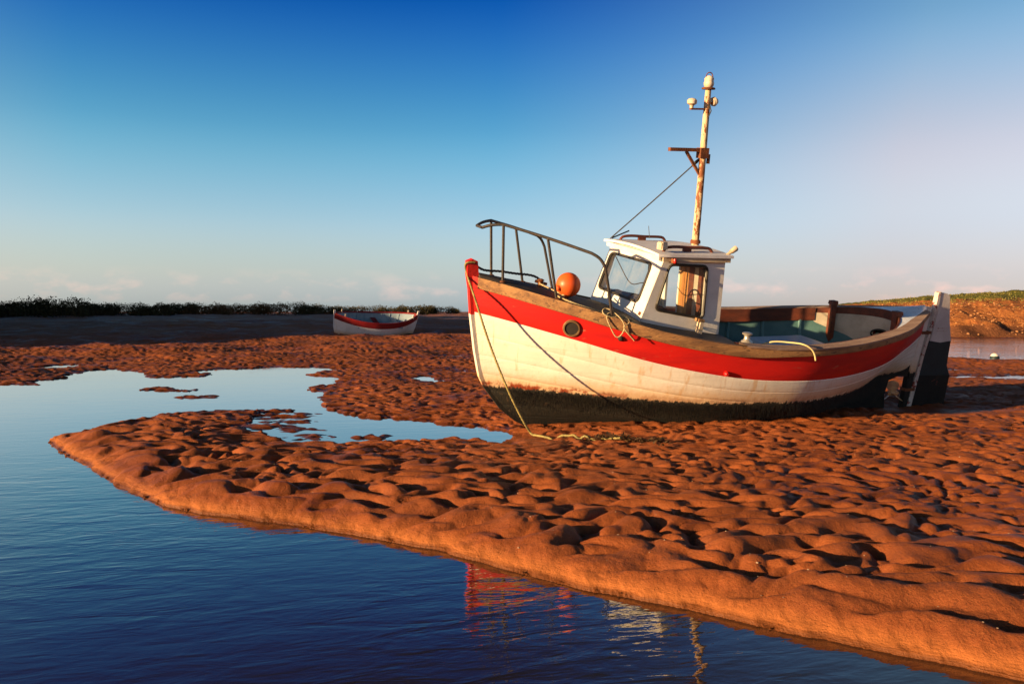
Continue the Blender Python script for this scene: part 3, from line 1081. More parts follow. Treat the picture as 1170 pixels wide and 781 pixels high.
# brown posts
for x, y, z0, z1, w in ((5.44, 0.55, 0.80, 1.36, 0.075), (5.76, -0.28, 1.08, 1.37, 0.085)):
    po = MB().box((x - 0.03, y, (z0 + z1) / 2), (w, w, z1 - z0)).build('mooring_post', 'brown', boat)
    MB().box((x - 0.03, y, z1 + 0.015), (w + 0.022, w + 0.022, 0.05), None, 0.9).build('post_cap', 'brown', po)

# ---- rudder
rud = MB().prism([(6.44, -0.10), (7.02, -0.11), (7.06, 0.42), (6.47, 0.44)], -0.03, 0.03).build('rudder', 'rud_black', boat)
MB().prism([(6.47, 0.443), (7.06, 0.423), (6.985, 0.56), (6.985, 0.78), (6.99, 0.915), (6.80, 0.895), (6.62, 0.925), (6.555, 0.72)], -0.029, 0.029).build('rudder_middle', 'rud_dark', rud)
MB().prism([(6.62, 0.928), (6.80, 0.898), (6.99, 0.918), (6.91, 1.213), (6.88, 1.40), (6.855, 1.55), (6.80, 1.585), (6.69, 1.60), (6.675, 1.3)], -0.0295, 0.0295).build('rudder_head', 'rud_white', rud)
MB().prism([(6.35, -0.09), (6.43, -0.09), (6.545, 0.72), (6.665, 1.3), (6.685, 1.61), (6.645, 1.60), (6.60, 1.2), (6.50, 0.72)], -0.036, 0.036).build('stock_strip', 'rud_strip', rud)
for z, x in ((0.25, 6.37), (1.05, 6.52)):
    MB().box((x, 0, z), (0.16, 0.10, 0.04)).build('pintle', 'rust', rud)
rud['label'] = 'rudder with grey-white head, slate middle and weeded black foot'
# draught lettering panel left on the rudder head, faint
MB().box((6.80, -0.031, 1.10), (0.17, 0.004, 0.012)).build('faded_mark', 'rud_strip', rud)
MB().box((6.80, -0.031, 1.065), (0.17, 0.004, 0.010)).build('faded_mark', 'rud_strip', rud)

# ---- wheelhouse
WF0, WF1, WR = (1.76, 1.40), (2.03, 2.175), 2.80
wh = bpy.data.objects.new('wheelhouse', None)
COL.objects.link(wh)
wh.parent = boat
wh['label'] = 'small white wheelhouse with black-framed windows'
HW = 0.66
fl = math.hypot(WF1[0] - WF0[0], WF1[1] - WF0[1])
fu = np.array([(WF1[0] - WF0[0]) / fl, 0, (WF1[1] - WF0[1]) / fl])
fn_ = np.array([fu[2], 0, -fu[0]])


def fmap(u, v, w):
    return np.array([WF0[0], 0, WF0[1]]) + np.array([0, u, 0]) + fu * v + fn_ * w


ws = round_poly([(-0.47, 0.245), (0.56, 0.235), (0.57, 0.69), (-0.46, 0.70)], 0.075)
wall = holed_panel(MB(), [(-HW, 0), (HW, 0), (HW, fl), (-HW, fl)], ws, fmap, 0.03).build('front_wall', 'cabin', wh)
MB().tube([fmap(u, v, -0.004) for u, v in ws + ws[:1]], 0.017, 6).build('window_seal', 'rubber', wh, 50)
pane = inset_poly(ws, 0.004)
MB().add([fmap(u, v, 0.012) for u, v in pane], [tuple(range(len(pane)))]).build('window_pane', 'glass', wh)
side_outer = [(WF0[0] + 0.004, WF0[1]), (WR, 1.20), (WR, 2.155), (WF1[0] + 0.004, WF1[1])]
sw = round_poly([(1.955, 1.585), (2.575, 1.468), (2.575, 2.063), (2.095, 2.085)], 0.065)
for side in (-1, 1):
    smap = lambda u, v, w, sd=side: np.array([u, sd * (HW + 0.002 - w), v])
    wall = holed_panel(MB(), side_outer, sw, smap, 0.03).build('side_wall', 'cabin', wh)
    MB().tube([smap(u, v, -0.004) for u, v in sw + sw[:1]], 0.017, 6).build('window_seal', 'rubber', wh, 50)
    pane = inset_poly(sw, 0.004)
    MB().add([smap(u, v, 0.012) for u, v in pane], [tuple(range(len(pane)))]).build('window_pane', 'glass', wh)
# rear bulkhead: upright varnished boards, cream ones standing in for curtains, doorway open to starboard
bw = 0.105
for k in range(8):
    y = -0.62 + bw / 2 + k * bw
    MB().box((WR - 0.02 - 0.006 * (k % 2), y, 1.68), (0.022, bw + 0.006, 0.96)).build('rear_board', ('varnish', 'cream', 'cream', 'brown', 'cream', 'brown', 'varnish', 'varnish')[k], wh)
MB().box((WR - 0.015, 0.60, 1.68), (0.03, 0.08, 0.96)).build('door_jamb', 'cabin', wh)
MB().box((WR - 0.015, 0.24, 1.68), (0.045, 0.035, 0.96)).build('door_jamb', 'cabin', wh)
MB().box((1.98, 0.0, 1.56), (0.30, 1.24, 0.05)).build('dashboard', 'brown', wh)
stw = MB()
stw.tube([(2.16 + 0.05 * math.cos(t), -0.22 + 0.15 * math.sin(t), 1.68 + 0.14 * math.cos(t)) for t in np.linspace(0, 2 * math.pi, 25)], 0.011, 6)
for t in (0.5, 2.6, 4.7):
    stw.tube([(2.16, -0.22, 1.68), (2.16 + 0.05 * math.cos(t), -0.22 + 0.15 * math.sin(t), 1.68 + 0.14 * math.cos(t))], 0.008, 6)
stw.tube([(2.16, -0.22, 1.68), (2.02, -0.22, 1.60)], 0.018, 6)
stw.build('steering_wheel', 'rubber', wh, 50)
MB().tube(curve_pts([(1.99, 0.52, 2.06), (1.99, 0.25, 1.88), (1.99, -0.02, 1.76), (1.99, -0.2, 1.80), (1.99, -0.42, 1.84)], 20), 0.006, 6).build('hanging_cable', 'rubber', wh, 50)

# roof
rows = []
for x in np.linspace(1.93, 2.87, 12):
    t = (x - 1.93) / 0.94
    hw = 0.715 - 0.02 * (1 - sstep(t, 0, 0.1))
    rows.append([(x, q * hw, 2.205 - 0.018 * t + 0.032 * (1 - q * q)) for q in np.linspace(-1, 1, 15)])
roof = MB().grid(np.array(rows), (0, 0, -0.03)).build('roof', 'roof', wh, 40)
for side in (-1, 1):
    MB().beam((1.99, side * 0.685, 2.150), (2.845, side * 0.685, 2.135), 0.026, 0.055).build('roof_trim', 'trim', wh)
MB().beam((1.968, -0.66, 2.152), (1.968, 0.66, 2.152), 0.026, 0.052).build('roof_trim', 'cabin', wh)
MB().beam((2.845, -0.66, 2.14), (2.845, 0.66, 2.14), 0.026, 0.055).build('roof_trim', 'trim', wh)
for y in (-0.55, 0.52):
    pts = curve_pts([(2.06, y, 2.205), (2.085, y, 2.245), (2.14, y, 2.262), (2.40, y, 2.258), (2.60, y, 2.255), (2.66, y, 2.24), (2.69, y, 2.195)], 24)
    gr = MB()
    gr.tube(pts, 0.017, 8)
    gr.box((2.36, y, 2.235), (0.10, 0.03, 0.045))
    gr.build('grab_rail', 'brown', wh, 45)
# port sidelight, lamp block, aft deck lamp, chock
nl = MB().box((2.11, -0.715, 2.135), (0.05, 0.05, 0.05)).build('side_light', 'rust', wh)
MB().lathe([(0.02, -0.025), (0.022, 0.0), (0.015, 0.024)], (2.11, -0.738, 2.135), 10).build('lens', 'redlens', wh, 40)
fd = MB().box((2.02, -0.60, 2.285), (0.085, 0.085, 0.085), Matrix.Rotation(R(20), 3, 'Z'), 0.85).build('deck_lamp', 'trim', wh)
MB().box((1.975, -0.615, 2.285), (0.012, 0.065, 0.065), Matrix.Rotation(R(20), 3, 'Z')).build('lamp_glass', 'lamp', wh)
al = MB().lathe([(0.016, 0), (0.018, 0.05), (0.028, 0.07), (0.034, 0.13), (0.028, 0.145)], (2.83, -0.63, 2.185), 12, (0.75, -0.05, 0.55)).build('aft_lamp', 'trim', wh, 40)
MB().lathe([(0.026, 0), (0.020, 0.014), (0.006, 0.02)], (2.917, -0.636, 2.247), 12, (0.75, -0.05, 0.55)).build('lamp_glass', 'rust', wh, 40)
MB().box((2.50, -0.73, 1.375), (0.045, 0.07, 0.19), Matrix.Rotation(R(8), 3, 'Y')).build('wooden_cleat', 'trim', boat)
MB().box((2.50, -0.72, 1.465), (0.075, 0.09, 0.035), Matrix.Rotation(R(8), 3, 'Y')).build('wooden_cleat', 'rail', boat)
# little corner stains / fixings on the front pillar: hinge plates
MB().box((1.805, -0.60, 1.53), (0.012, 0.05, 0.04), Matrix.Rotation(R(19), 3, 'Y')).build('hinge_plate', 'rust', wh)
MB().box((1.85, -0.30, 1.55), (0.05, 0.20, 0.045), Matrix.Rotation(R(19), 3, 'Y')).build('sill_block', 'trim', wh)

# ---- mast
mast = MB().tube([(2.80, 0, 2.22), (2.80, 0, 2.7), (2.795, 0, 3.3), (2.79, 0, 3.9), (2.79, 0, 4.02)], [0.044, 0.042, 0.040, 0.036, 0.034], 12).build('mast', 'mast', boat, 40)
MB().lathe([(0.06, 0), (0.06, 0.03), (0.05, 0.045)], (2.80, 0, 2.24), 12).build('mast_step', 'rust', mast, 40)
MB().beam((2.82, 0, 3.335), (2.345, 0.0, 3.325), 0.055, 0.042).build('radar_arm', 'rust', mast)
MB().beam((2.57, 0, 3.31), (2.79, 0, 3.03), 0.03, 0.03).build('arm_brace', 'rust', mast)
MB().box((2.79, 0, 3.30), (0.11, 0.10, 0.12)).build('mast_bracket', 'rust', mast)
MB().box((2.86, -0.02, 3.235), (0.03, 0.03, 0.11)).build('mast_block', 'rust', mast)
MB().beam((2.79, 0, 3.80), (2.575, 0, 3.79), 0.045, 0.02).build('lamp_arm', 'rust', mast)
hl = MB().lathe([(0.02, 0), (0.024, 0.03), (0.055, 0.05), (0.058, 0.085), (0.04, 0.105), (0.01, 0.112)], (2.59, 0, 3.80), 14).build('mast_lamp', 'lamp', mast, 40)
hr = MB().box((2.86, 0, 3.87), (0.10, 0.03, 0.02)).build('horn_bracket', 'rust', mast)
MB().lathe([(0.05, -0.03), (0.055, 0.0), (0.03, 0.035)], (2.885, 0, 3.89), 12, (1, 0, 0.15)).build('horn', 'lamp', mast, 40)
MB().lathe([(0.075, 0), (0.08, 0.012), (0.07, 0.022)], (2.79, 0, 4.02), 14).build('lamp_base', 'rust', mast, 40)
tl = MB().lathe([(0.04, 0), (0.055, 0.02), (0.06, 0.05), (0.052, 0.075), (0.056, 0.10), (0.04, 0.125), (0.012, 0.135)], (2.79, 0, 4.04), 16).build('top_lamp', 'lamp', mast, 40)
MB().tube([(2.79 + 0.045 * math.cos(t), 0, 4.155 + 0.055 * math.sin(t)) for t in np.linspace(0, math.pi, 12)], 0.006, 6).build('lamp_guard', 'rust', mast, 50)
MB().tube([(2.80, -0.042, 3.85), (2.82, -0.05, 3.78), (2.79, -0.046, 3.70), (2.79, -0.045, 3.4)], 0.007, 6).build('lamp_cable', 'wire', mast, 50)
MB().tube(curve_pts([(2.765, 0, 3.235), (2.40, 0.33, 2.735), (2.0, 0.66, 2.215)], 12), 0.008, 6).build('stay_wire', 'wire', mast, 50)
MB().tube([(2.77, 0, 3.245), (2.735, 0.03, 3.195), (2.70, 0.06, 3.145)], [0.012, 0.02, 0.012], 8).build('stay_shackle', 'wire', mast, 50)
MB().tube([(2.02, 0.66, 2.22), (2.22, 0.60, 2.32)], 0.010, 6).build('stay_fork', 'wire', mast, 50)
MB().tube([(2.40, 0.40, 2.25), (2.385, 0.42, 2.40)], 0.004, 5).build('aerial', 'wire', wh, 50)

# ---- pulpit rail
pul = bpy.data.objects.new('pulpit_rail', None)
COL.objects.link(pul)
pul.parent = boat
port = [(0.10, -0.10, 2.405), (0.16, -0.14, 2.43), (0.30, -0.22, 2.452), (0.73, -0.53, 2.335), (1.08, -0.80, 2.225), (1.16, -0.855, 2.17), (1.215, -0.875, 2.08), (1.28, -0.87, 1.82), (1.345, -0.855, 1.545)]
for side in (1, -1):
    c2 = np.array([(x, (y if side == 1 else -y), z) for x, y, z in port])
    pts = np.concatenate([curve_pts(c2[:3], 8)[:-1], curve_pts(c2[2:5], 10)[:-1], curve_pts(c2[4:7], 8)[:-1], c2[6:]])
    MB().tube(pts, 0.0165, 8).build('top_rail', 'steel', pul, 50)
    sd = -1 if side == 1 else 1
    MB().tube([(0.325, sd * 0.205, 1.80), (0.30, sd * 0.22, 2.45)], 0.016, 8).build('post', 'steel', pul, 50)
    MB().tube([(0.83, sd * 0.54, 1.68), (0.70, sd * 0.51, 2.345)], 0.016, 8).build('post', 'steel', pul, 50)
    for bx_, by_ in ((0.325, 0.205), (0.83, 0.54), (1.345, 0.855)):
        MB().lathe([(0.035, 0), (0.035, 0.012), (0.02, 0.02)], (bx_, sd * by_, deck_z(bx_, by_) - 0.002), 10).build('post_foot', 'rust', pul, 40)
MB().tube([(0.10, -0.10, 2.405), (0.10, 0.10, 2.405)], 0.0165, 8).build('front_bar', 'steel', pul, 50)

# ---- port light in the bow, bollards, small fittings
def side_frame(x, z, side=-1):
    """point on the outside of the hull and its outward normal"""
    s = x / LEN
    v = float((z - H1.zb(s)) / (H1.zs(s) - H1.zb(s)))
    for _ in range(8):
        p = H1.pt(np.array([s]), np.array([v]), 1)[0]
        s += (x - p[0]) / LEN
        v = float((z - H1.zb(s)) / (H1.zs(s) - H1.zb(s)))
    n = H1.nrm(np.array([s]), np.array([v]))[0]
    p = H1.pt(np.array([s]), np.array([v]), 1)[0]
    return Vector((p[0], side * p[1], p[2])), Vector((n[0], side * n[1], n[2]))


for side in (-1, 1):
    p, n = side_frame(0.98, 1.395, side)
    ph = MB().lathe([(0.098, -0.01), (0.098, 0.010), (0.090, 0.020), (0.076, 0.020), (0.072, 0.004)], p, 24, n).build('porthole', 'brass', boat, 40)
    MB().lathe([(0.073, -0.002), (0.072, 0.008)], p, 24, n).build('porthole_glass', 'dark', ph, 40)
p, n = side_frame(2.66, 0.94)
MB().lathe([(0.028, -0.01), (0.028, 0.02), (0.016, 0.035)], p, 12, n).build('skin_fitting', 'red', boat, 40)
p, n = side_frame(1.46, 1.32)
MB().lathe([(0.03, -0.01), (0.03, 0.012), (0.012, 0.03)], p, 10, n).build('skin_fitting', 'dark', boat, 40)
z0 = sheer_z(2.98) + 0.03
MB().lathe([(0.065, 0), (0.06, 0.012), (0.042, 0.024), (0.032, 0.045), (0.033, 0.075), (0.055, 0.088), (0.058, 0.10), (0.042, 0.108), (0.001, 0.11)], (2.97, -0.97, z0), 18).build('bollard', 'alloy', boat, 40)
MB().lathe([(0.03, 0), (0.028, 0.06), (0.05, 0.075), (0.03, 0.09), (0.0, 0.092)], (0.86, 0.05, deck_z(0.86, 0.05)), 12).build('deck_cleat', 'rust', boat, 40)
MB().beam((0.80, 0.05, deck_z(0.8, 0.05) + 0.05), (0.94, 0.05, deck_z(0.94, 0.05) + 0.05), 0.03, 0.03).build('deck_cleat', 'rust', boat)

# ---- growth hanging along the waterline and bilge
wd = MB()
for k in range(5200):
    s = rng.uniform(0.03, 0.93)
    x_ = s * LEN
    zt = 0.60 - 0.02 * x_ - abs(rng.normal(0, 0.11))
    if zt < 0.10:
        continue
    v = float((zt - H1.zb(s)) / (H1.zs(s) - H1.zb(s)))
    p = H1.pt(np.array([s]), np.array([v]), -1)[0]
    nn = H1.nrm(np.array([s]), np.array([v]))[0]
    nn = np.array([nn[0], -nn[1], nn[2]])
    l = rng.uniform(0.02, 0.065)
    w = rng.uniform(0.002, 0.006)
    tip = p + nn * rng.uniform(0.006, 0.022) + np.array([rng.normal(0, 0.01), 0.0, -l])
    wd.add([p + np.array([-w, 0, 0.01]) - nn * 0.002, p + np.array([w, 0, 0.01]) - nn * 0.002, tip], [(0, 1, 2)])
wo = wd.build('weed_fringe', 'weed', boat)
wo['kind'] = 'stuff'


# ------------------------------------------------------------------ loose things on the boat
def on_boat(p):
    return BM @ Vector(p)


def ball(name, r, c, mat, seg=28, ring=16):
    m = MB()
    prof = [(r * math.sin(math.pi * i / ring), -r * math.cos(math.pi * i / ring)) for i in range(ring + 1)]
    prof = [(max(a, 0.0005), b) for a, b in prof]
    m.lathe(prof, (0, 0, 0), seg)
    o = m.build(name, mat, None, 60)
    o.location = c
    return o


buoy = empty('mooring_buoy', 'round orange inflatable buoy lying on the foredeck behind the bow rail', 'buoy')
bc = on_boat((1.07, -0.27, deck_z(1.07, -0.27) + 0.137))
b1 = ball('ball', 0.137, (0, 0, 0), 'buoy')
b1.parent = buoy
buoy.location = bc
MB().lathe([(0.03, 0.125), (0.032, 0.145), (0.026, 0.165), (0.012, 0.17)], (0, 0, 0), 12, (-0.75, -0.5, -0.25)).build('eye', 'buoy', buoy, 40)


def rope(name, ctrl, r, mat, label, n=60, local=True, group=None):
    pts = curve_pts(ctrl, n)
    if local:
        pts = [on_boat(p) for p in pts]
    o = MB().tube(pts, r, 8, True, 160).build(name, mat, None, 60)
    tag(o, label, 'rope', group)
    return o


def gzv(xs, ys):
    return ground_z(np.array(xs, float), np.array(ys, float))


def gz(x, y):
    return float(ground_z(np.array([x]), np.array([y]))[0])


# mooring line from the stem head down to the sand and along it
sh_ = on_boat((-0.045, -0.01, 1.97))
ctrl = [on_boat((0.05, -0.05, 2.02)), on_boat((-0.05, -0.03, 2.0)), sh_]
a0, a1 = Vector(sh_), Vector((0.20, 8.85, gz(0.20, 8.85) + 0.012))
for t in (0.12, 0.3, 0.5, 0.7, 0.85, 0.95):
    p = a0.lerp(a1, t)
    p.z -= 0.30 * 4 * t * (1 - t) * 0.5
    p.y -= 0.22 * math.sin(math.pi * t)
    ctrl.append(p)
for x, y in curve_pts([(0.20, 8.85, 0), (0.34, 8.62, 0), (0.52, 8.48, 0), (0.74, 8.36, 0), (0.92, 8.20, 0), (1.05, 8.05, 0)], 22)[:, :2]:
    ctrl.append(Vector((x, y, gz(x, y) + 0.020)))
rope('mooring_rope', ctrl, 0.0115, 'rope_green', 'weedy mooring rope hanging from the bow down to the sand', 200, False)
rope('bow_line', [(0.06, 0.03, 2.0), (0.16, 0.06, 1.93), (0.36, 0.10, 1.90), (0.60, 0.09, 1.87), (0.84, 0.06, 1.82), (0.90, 0.03, 1.76)], 0.013, 'rope_dark',
     'dark taut line from the bow post to the foredeck cleat', 60)
rope('deck_rope', [(0.82, -0.03, deck_z(0.82, 0) + 0.04), (0.95, -0.2, deck_z(0.95, -.2) + 0.02), (0.98, -0.38, deck_z(0.98, -.38) + 0.015), (0.88, -0.45, deck_z(0.88, -.45) + 0.015), (0.90, -0.55, deck_z(0.9, -.55) + 0.02),
                   (1.08, -0.68, deck_z(1.08, -.68) + 0.015), (1.28, -0.74, deck_z(1.28, -.74) + 0.015), (1.45, -0.72, deck_z(1.45, -.72) + 0.015), (1.62, -0.80, deck_z(1.62, -.8) + 0.015)], 0.009, 'rope',
     'pale thin rope lying loose along the port edge of the foredeck', 90)
hang = []
for k, (dx, dz) in enumerate([(0, 0.05), (-0.10, 0.0), (-0.06, -0.16), (0.03, -0.24), (0.10, -0.12), (0.04, 0.02), (-0.12, 0.05), (-0.16, 0.01), (-0.02, -0.01), (0.12, 0.04), (0.18, -0.02), (0.10, -0.08), (0.16, -0.16), (0.24, -0.22)]):
    dx, dz = dx * 0.8, dz * 0.85
    x = 1.36 + dx
    y = -(beam_y(x) + 0.068) if dz < -0.03 else -(beam_y(x) - 0.02 + 0.05 * (dz < 0.02))
    hang.append((x, y, sheer_z(x) + 0.025 + dz))
rope('knotted_rope', hang, 0.0065, 'rope', 'knotted cream rope looped over the port rail below the end of the bow rail', 110)
hz = [(3.20, -0.86, 1.17), (3.30, -0.98, 1.25), (3.46, -1.08, 1.262), (3.58, -1.225, 1.255), (3.66, -1.25, 1.19), (3.70, -1.255, 1.09)]
o = MB().tube([on_boat(p) for p in curve_pts(hz, 30)], 0.010, 8).build('hose', 'hose', None, 60)
tag(o, 'yellowed bent hose hanging out over the port gunwale of the big boat', 'hose')

# stranded seaweed where the mooring rope ends
sw_ = MB()
tt = rng.uniform(size=420)
xs_w = 0.80 + 0.62 * tt + rng.normal(0, 0.035, 420)
ys_w = 8.32 - 0.42 * tt + rng.normal(0, 0.06, 420)
zs_w = gzv(xs_w, ys_w)
for k in range(420):
    x, y = xs_w[k], ys_w[k]
    z = float(zs_w[k])
    a = rng.uniform(0, 6.28)
    l, w = rng.uniform(0.03, 0.085), rng.uniform(0.006, 0.02)
    d = np.array([math.cos(a) * l, math.sin(a) * l, rng.uniform(-0.004, 0.03)])
    e = np.array([-math.sin(a) * w, math.cos(a) * w, rng.uniform(0, 0.01)])
    p = np.array([x, y, z + rng.uniform(0.0, 0.035)])
    sw_.add([p - e, p + e, p + d + e * 0.3, p + d * 0.5 - e + np.array([0, 0, 0.008])], [(0, 1, 2, 3)])
tag(sw_.build('seaweed', 'seaweed'), 'tangle of dark seaweed on the sand at the end of the mooring rope', kind='stuff')

# shell and pebble specks on the sand
k = NM('shell_fragments')
MAT['shell'] = k.out(k.mix(k.ramp(k.noise(k.pos(True), 3, 2), 0.4, 0.6), (0.45, 0.33, 0.22), (0.20, 0.12, 0.08)), 0.6)
pb = MB()
PX, PY = rng.uniform(-3, 8, 1600), rng.uniform(3.2, 13, 1600)
PZ = gzv(PX, PY)
for x, y, z in zip(PX, PY, PZ):
    if abs(x / y) > 0.7 or z < 0.06:
        continue
    r = rng.uniform(0.002, 0.006) * (1.5 if rng.uniform() < 0.06 else 1)
    pb.lathe([(r * 0.5, -r * 0.3), (r, 0.0), (r * 0.55, r * 0.4)], (x, y, z + r * 0.25), 5)
tag(pb.build('shell_fragments', 'shell'), 'scattered pale shell fragments and grit on the sand', kind='stuff')

# ------------------------------------------------------------------ small far dinghy
L2 = 3.9
dinghy = empty('dinghy', 'small open red and white clinker dinghy lying on the far sand at left', 'boat')
S2 = lambda q: [(x, v) for x, v in q]
H2 = Hull(stem=[(0.0, 0.30), (0.2, 0.12), (0.5, 0.04), (1.2, 0.0)], stern=[(0.0, 3.62), (0.5, 3.74), (1.1, 3.86)],
          beam=S2([(0, 0.03), (0.08, 0.28), (0.2, 0.55), (0.4, 0.76), (0.6, 0.78), (0.8, 0.62), (0.93, 0.30), (1, 0.04)]),
          sheer=S2([(0, 1.04), (0.2, 0.92), (0.45, 0.84), (0.7, 0.84), (0.88, 0.90), (1, 0.98)]),
          base=S2([(0, 0.03), (0.5, 0.02), (1, 0.05)]), fore=(1.9, 1.35), mid=(3.4, 2.0), aft=(1.2, 1.9), y0=0.025)
MAT['dinghy_hull'] = hull_paint('dinghy_paint', white=(0.70, 0.68, 0.66), water_a=0.20, water_slope=0.0, stain=0.6)
MAT['dinghy_in'] = worn('dinghy_inner_paint', (0.26, 0.34, 0.40), (0.2, 0.27, 0.33), (0.3, 0.2, 0.14), 0.15, 4, 0.6, 0.1)
MAT['dinghy_red'] = worn('dinghy_dark_red', (0.22, 0.009, 0.011), (0.16, 0.008, 0.01), None, 0, 4, 0.45, 0.1)
n2 = 7
vr2 = lambda s: 1 - 0.20 / (H2.zs(s) - H2.zb(s))
planks(H2, dinghy, [(lambda s, k=k: vr2(s) * (k / n2) ** 1.3) for k in range(n2 + 1)] + [lambda s: np.ones_like(s)], ['dinghy_hull'] * n2 + ['dinghy_red'], 30, 0.014, 0.0, 0.012)
for side in (-1, 1):
    sv = np.linspace(0.01, 0.99, 40)
    P = H2.pt(sv, np.ones_like(sv), side)
    MB().tube(P + np.array([0, 0, 0.005]), 0.03, 8).build('gunwale', 'dinghy_red', dinghy, 50)
    S = np.repeat(np.linspace(0.03, 0.97, 30)[:, None], 8, 1)
    V = np.repeat(np.linspace(0.12, 0.97, 8)[None], 30, 0)
    P = H2.pt(S, V, side, np.full(S.shape, 0.022))
    MB().grid(P[:, ::-1] if side == -1 else P).build('inner_lining', 'dinghy_in', dinghy, 50)
MB().prism([(-0.03, 1.17), (-0.03, 1.0), (0.0, 0.5), (0.08, 0.2), (0.28, -0.02), (3.60, -0.02), (3.78, 0.5), (3.90, 1.12), (3.82, 1.12), (3.68, 0.5), (3.5, 0.10), (0.4, 0.10), (0.16, 0.3), (0.08, 0.6), (0.05, 1.17)][::-1], -0.03, 0.03).build('backbone', 'dinghy_hull', dinghy)
for x in (1.05, 1.95, 2.85):
    w = float(H2.b(x / L2)) - 0.03
    MB().box((x, 0, 0.62), (0.22, 2 * w, 0.03)).build('thwart', 'dinghy_in' if x != 1.95 else 'dinghy_red', dinghy)
for x in np.arange(0.8, 3.2, 0.4):
    for side in (-1, 1):
        vv = np.linspace(0.2, 0.95, 6)
        MB().tube(H2.pt(np.full(6, x / L2), vv, side, np.full(6, 0.03)), 0.014, 5).build('rib', 'dinghy_in', dinghy, 50)
for x in (0.42, 3.5):
    w = float(H2.b(x / L2))
    for side in (-1, 1):
        MB().box((x, side * (w - 0.02), float(H2.zs(x / L2)) + 0.06), (0.05, 0.05, 0.14)).build('mooring_pin', 'lamp', dinghy)
MB().box((2.2, 0, 0.12), (1.9, 0.7, 0.03)).build('floor_board', 'dinghy_red', dinghy)
dz0 = gz(-6.2, 38.0)
d_rot = Matrix.Rotation(R(90 - 65), 4, 'Z') @ Matrix.Rotation(R(19), 4, 'X') @ Matrix.Scale(1.01, 4) @ Matrix.Scale(1.15, 4, (0, 0, 1))
dinghy.matrix_world = Matrix.Translation((-8.0, 37.0, dz0 - 0.06)) @ d_rot

# floating buoy in the right-hand channel
mb_ = empty('channel_buoy', 'tiny pale buoy lying in the shallow channel at the right edge', 'buoy')
bb = ball('ball', 0.12, (0, 0, 0.06), 'rud_white', 16, 10)
bb.parent = mb_
MB().lathe([(0.118, 0.0), (0.126, 0.03), (0.126, 0.07), (0.118, 0.09)], (0, 0, 0), 16).build('dark_band', 'rud_dark', mb_, 40)
MB().tube([(0.03 * math.cos(t), 0, 0.175 + 0.03 * math.sin(t)) for t in np.linspace(0, math.pi, 9)], 0.008, 6).build('eye', 'rust', mb_, 50)
mb_.location = (14.05, 24.2, -0.03)


# ------------------------------------------------------------------ grassy earth bank beyond the channel (right)
def bank_material():
    k = NM('eroded_bank')
    p = k.pos(True)
    c = k.xyz(p)
    n1 = k.noise(p, 0.7, 6, 0.65)
    n2 = k.noise(p, 4.5, 6, 0.65)
    earth = k.mix(k.ramp(n2, 0.35, 0.65), (0.42, 0.16, 0.045), (0.23, 0.075, 0.025))
    grass = k.mix(k.ramp(n2, 0.35, 0.65), (0.085, 0.10, 0.016), (0.14, 0.12, 0.03))
    hgt = k.math('ADD', c[2], k.math('MULTIPLY', k.math('SUBTRACT', n1, 0.5), 1.0))
    col = k.mix(k.ramp(hgt, 2.0, 2.25), earth, grass)
    col = k.mix(k.ramp(hgt, 0.75, 0.45), col, (0.13, 0.05, 0.022))
    return k.out(col, 0.9, k.bump(n2, 0.8, 0.15), spec=0.15)


BANK = [(200, 40), (60, 41.5), (30, 42.6), (23, 43.2), (21, 46), (20.5, 56), (25, 80), (36, 120), (58, 190), (98, 320), (400, 600), (800, 300), (400, 45)]


def bank_z(x, y):
    jx, jy = 0.7 * fbm(x * 0.35, y * 0.35, 91, 3), 0.7 * fbm(x * 0.35 + 7, y * 0.35, 92, 3)
    d = seg_dist(x + jx, y + jy, BANK, True)
    d = np.where(inside(x + jx, y + jy, BANK), d, -d)
    z = 0.95 * sstep(d, 0, 2.2) + 0.9 * sstep(d, 1.6, 6.5) + 0.95 * sstep(d, 5, 16)
    z = z + sstep(d, 0, 2) * (0.16 * fbm(x * 0.55, y * 0.55, 93, 4) + 0.05 * fbm(x * 2.2, y * 2.2, 95, 3))
    return np.where(d > 0, z, -0.25 + d * 0.02) - 0.02


gx_ = np.concatenate([np.arange(15, 60, 0.22), np.arange(60, 380, 3.0)])
gy_ = np.concatenate([np.arange(40.5, 75, 0.22), np.exp(np.linspace(np.log(75), np.log(560), 110))])
X, Y = np.meshgrid(gx_, gy_, indexing='ij')
Z = bank_z(X, Y)
bank = MB().grid(np.stack([X, Y, Z], -1)).build('earth_bank', bank_material(), None, 180)
tag(bank, 'low eroded orange earth bank with grassy top beyond the channel at right', kind='structure')
# stones on the bank face
st = MB()
k = NM('bank_stones')
MAT['stone'] = k.out(k.mix(k.noise(k.pos(True), 1.1, 3), (0.46, 0.22, 0.08), (0.24, 0.10, 0.04)), 0.85)
SX, SY = rng.uniform(20, 46, 5000), rng.uniform(43, 66, 5000)
for x, y, z in zip(SX, SY, bank_z(SX, SY)):
    if z < 0.15 or z > 1.9:
        continue
    r = 0.025 + 0.07 * rng.uniform() ** 3
    st.lathe([(r * 0.6, -r * 0.4), (r, 0.05 * r), (r * 0.5, r * 0.6)], (x, y, z), 5, (rng.normal(0, 0.3), rng.normal(0, 0.3), 1))
tag(st.build('bank_stones', 'stone'), 'loose stones scattered over the face of the earth bank', kind='stuff')
gt = MB()
k = NM('bank_grass')
MAT['bgrass'] = k.out(k.mix(k.noise(k.pos(True), 0.8, 3), (0.10, 0.11, 0.014), (0.20, 0.15, 0.03)), 0.8)
GY = 45 * np.exp(rng.uniform(0, 1.6, 16000))
GX = GY * rng.uniform(0.42, 0.70, 16000)
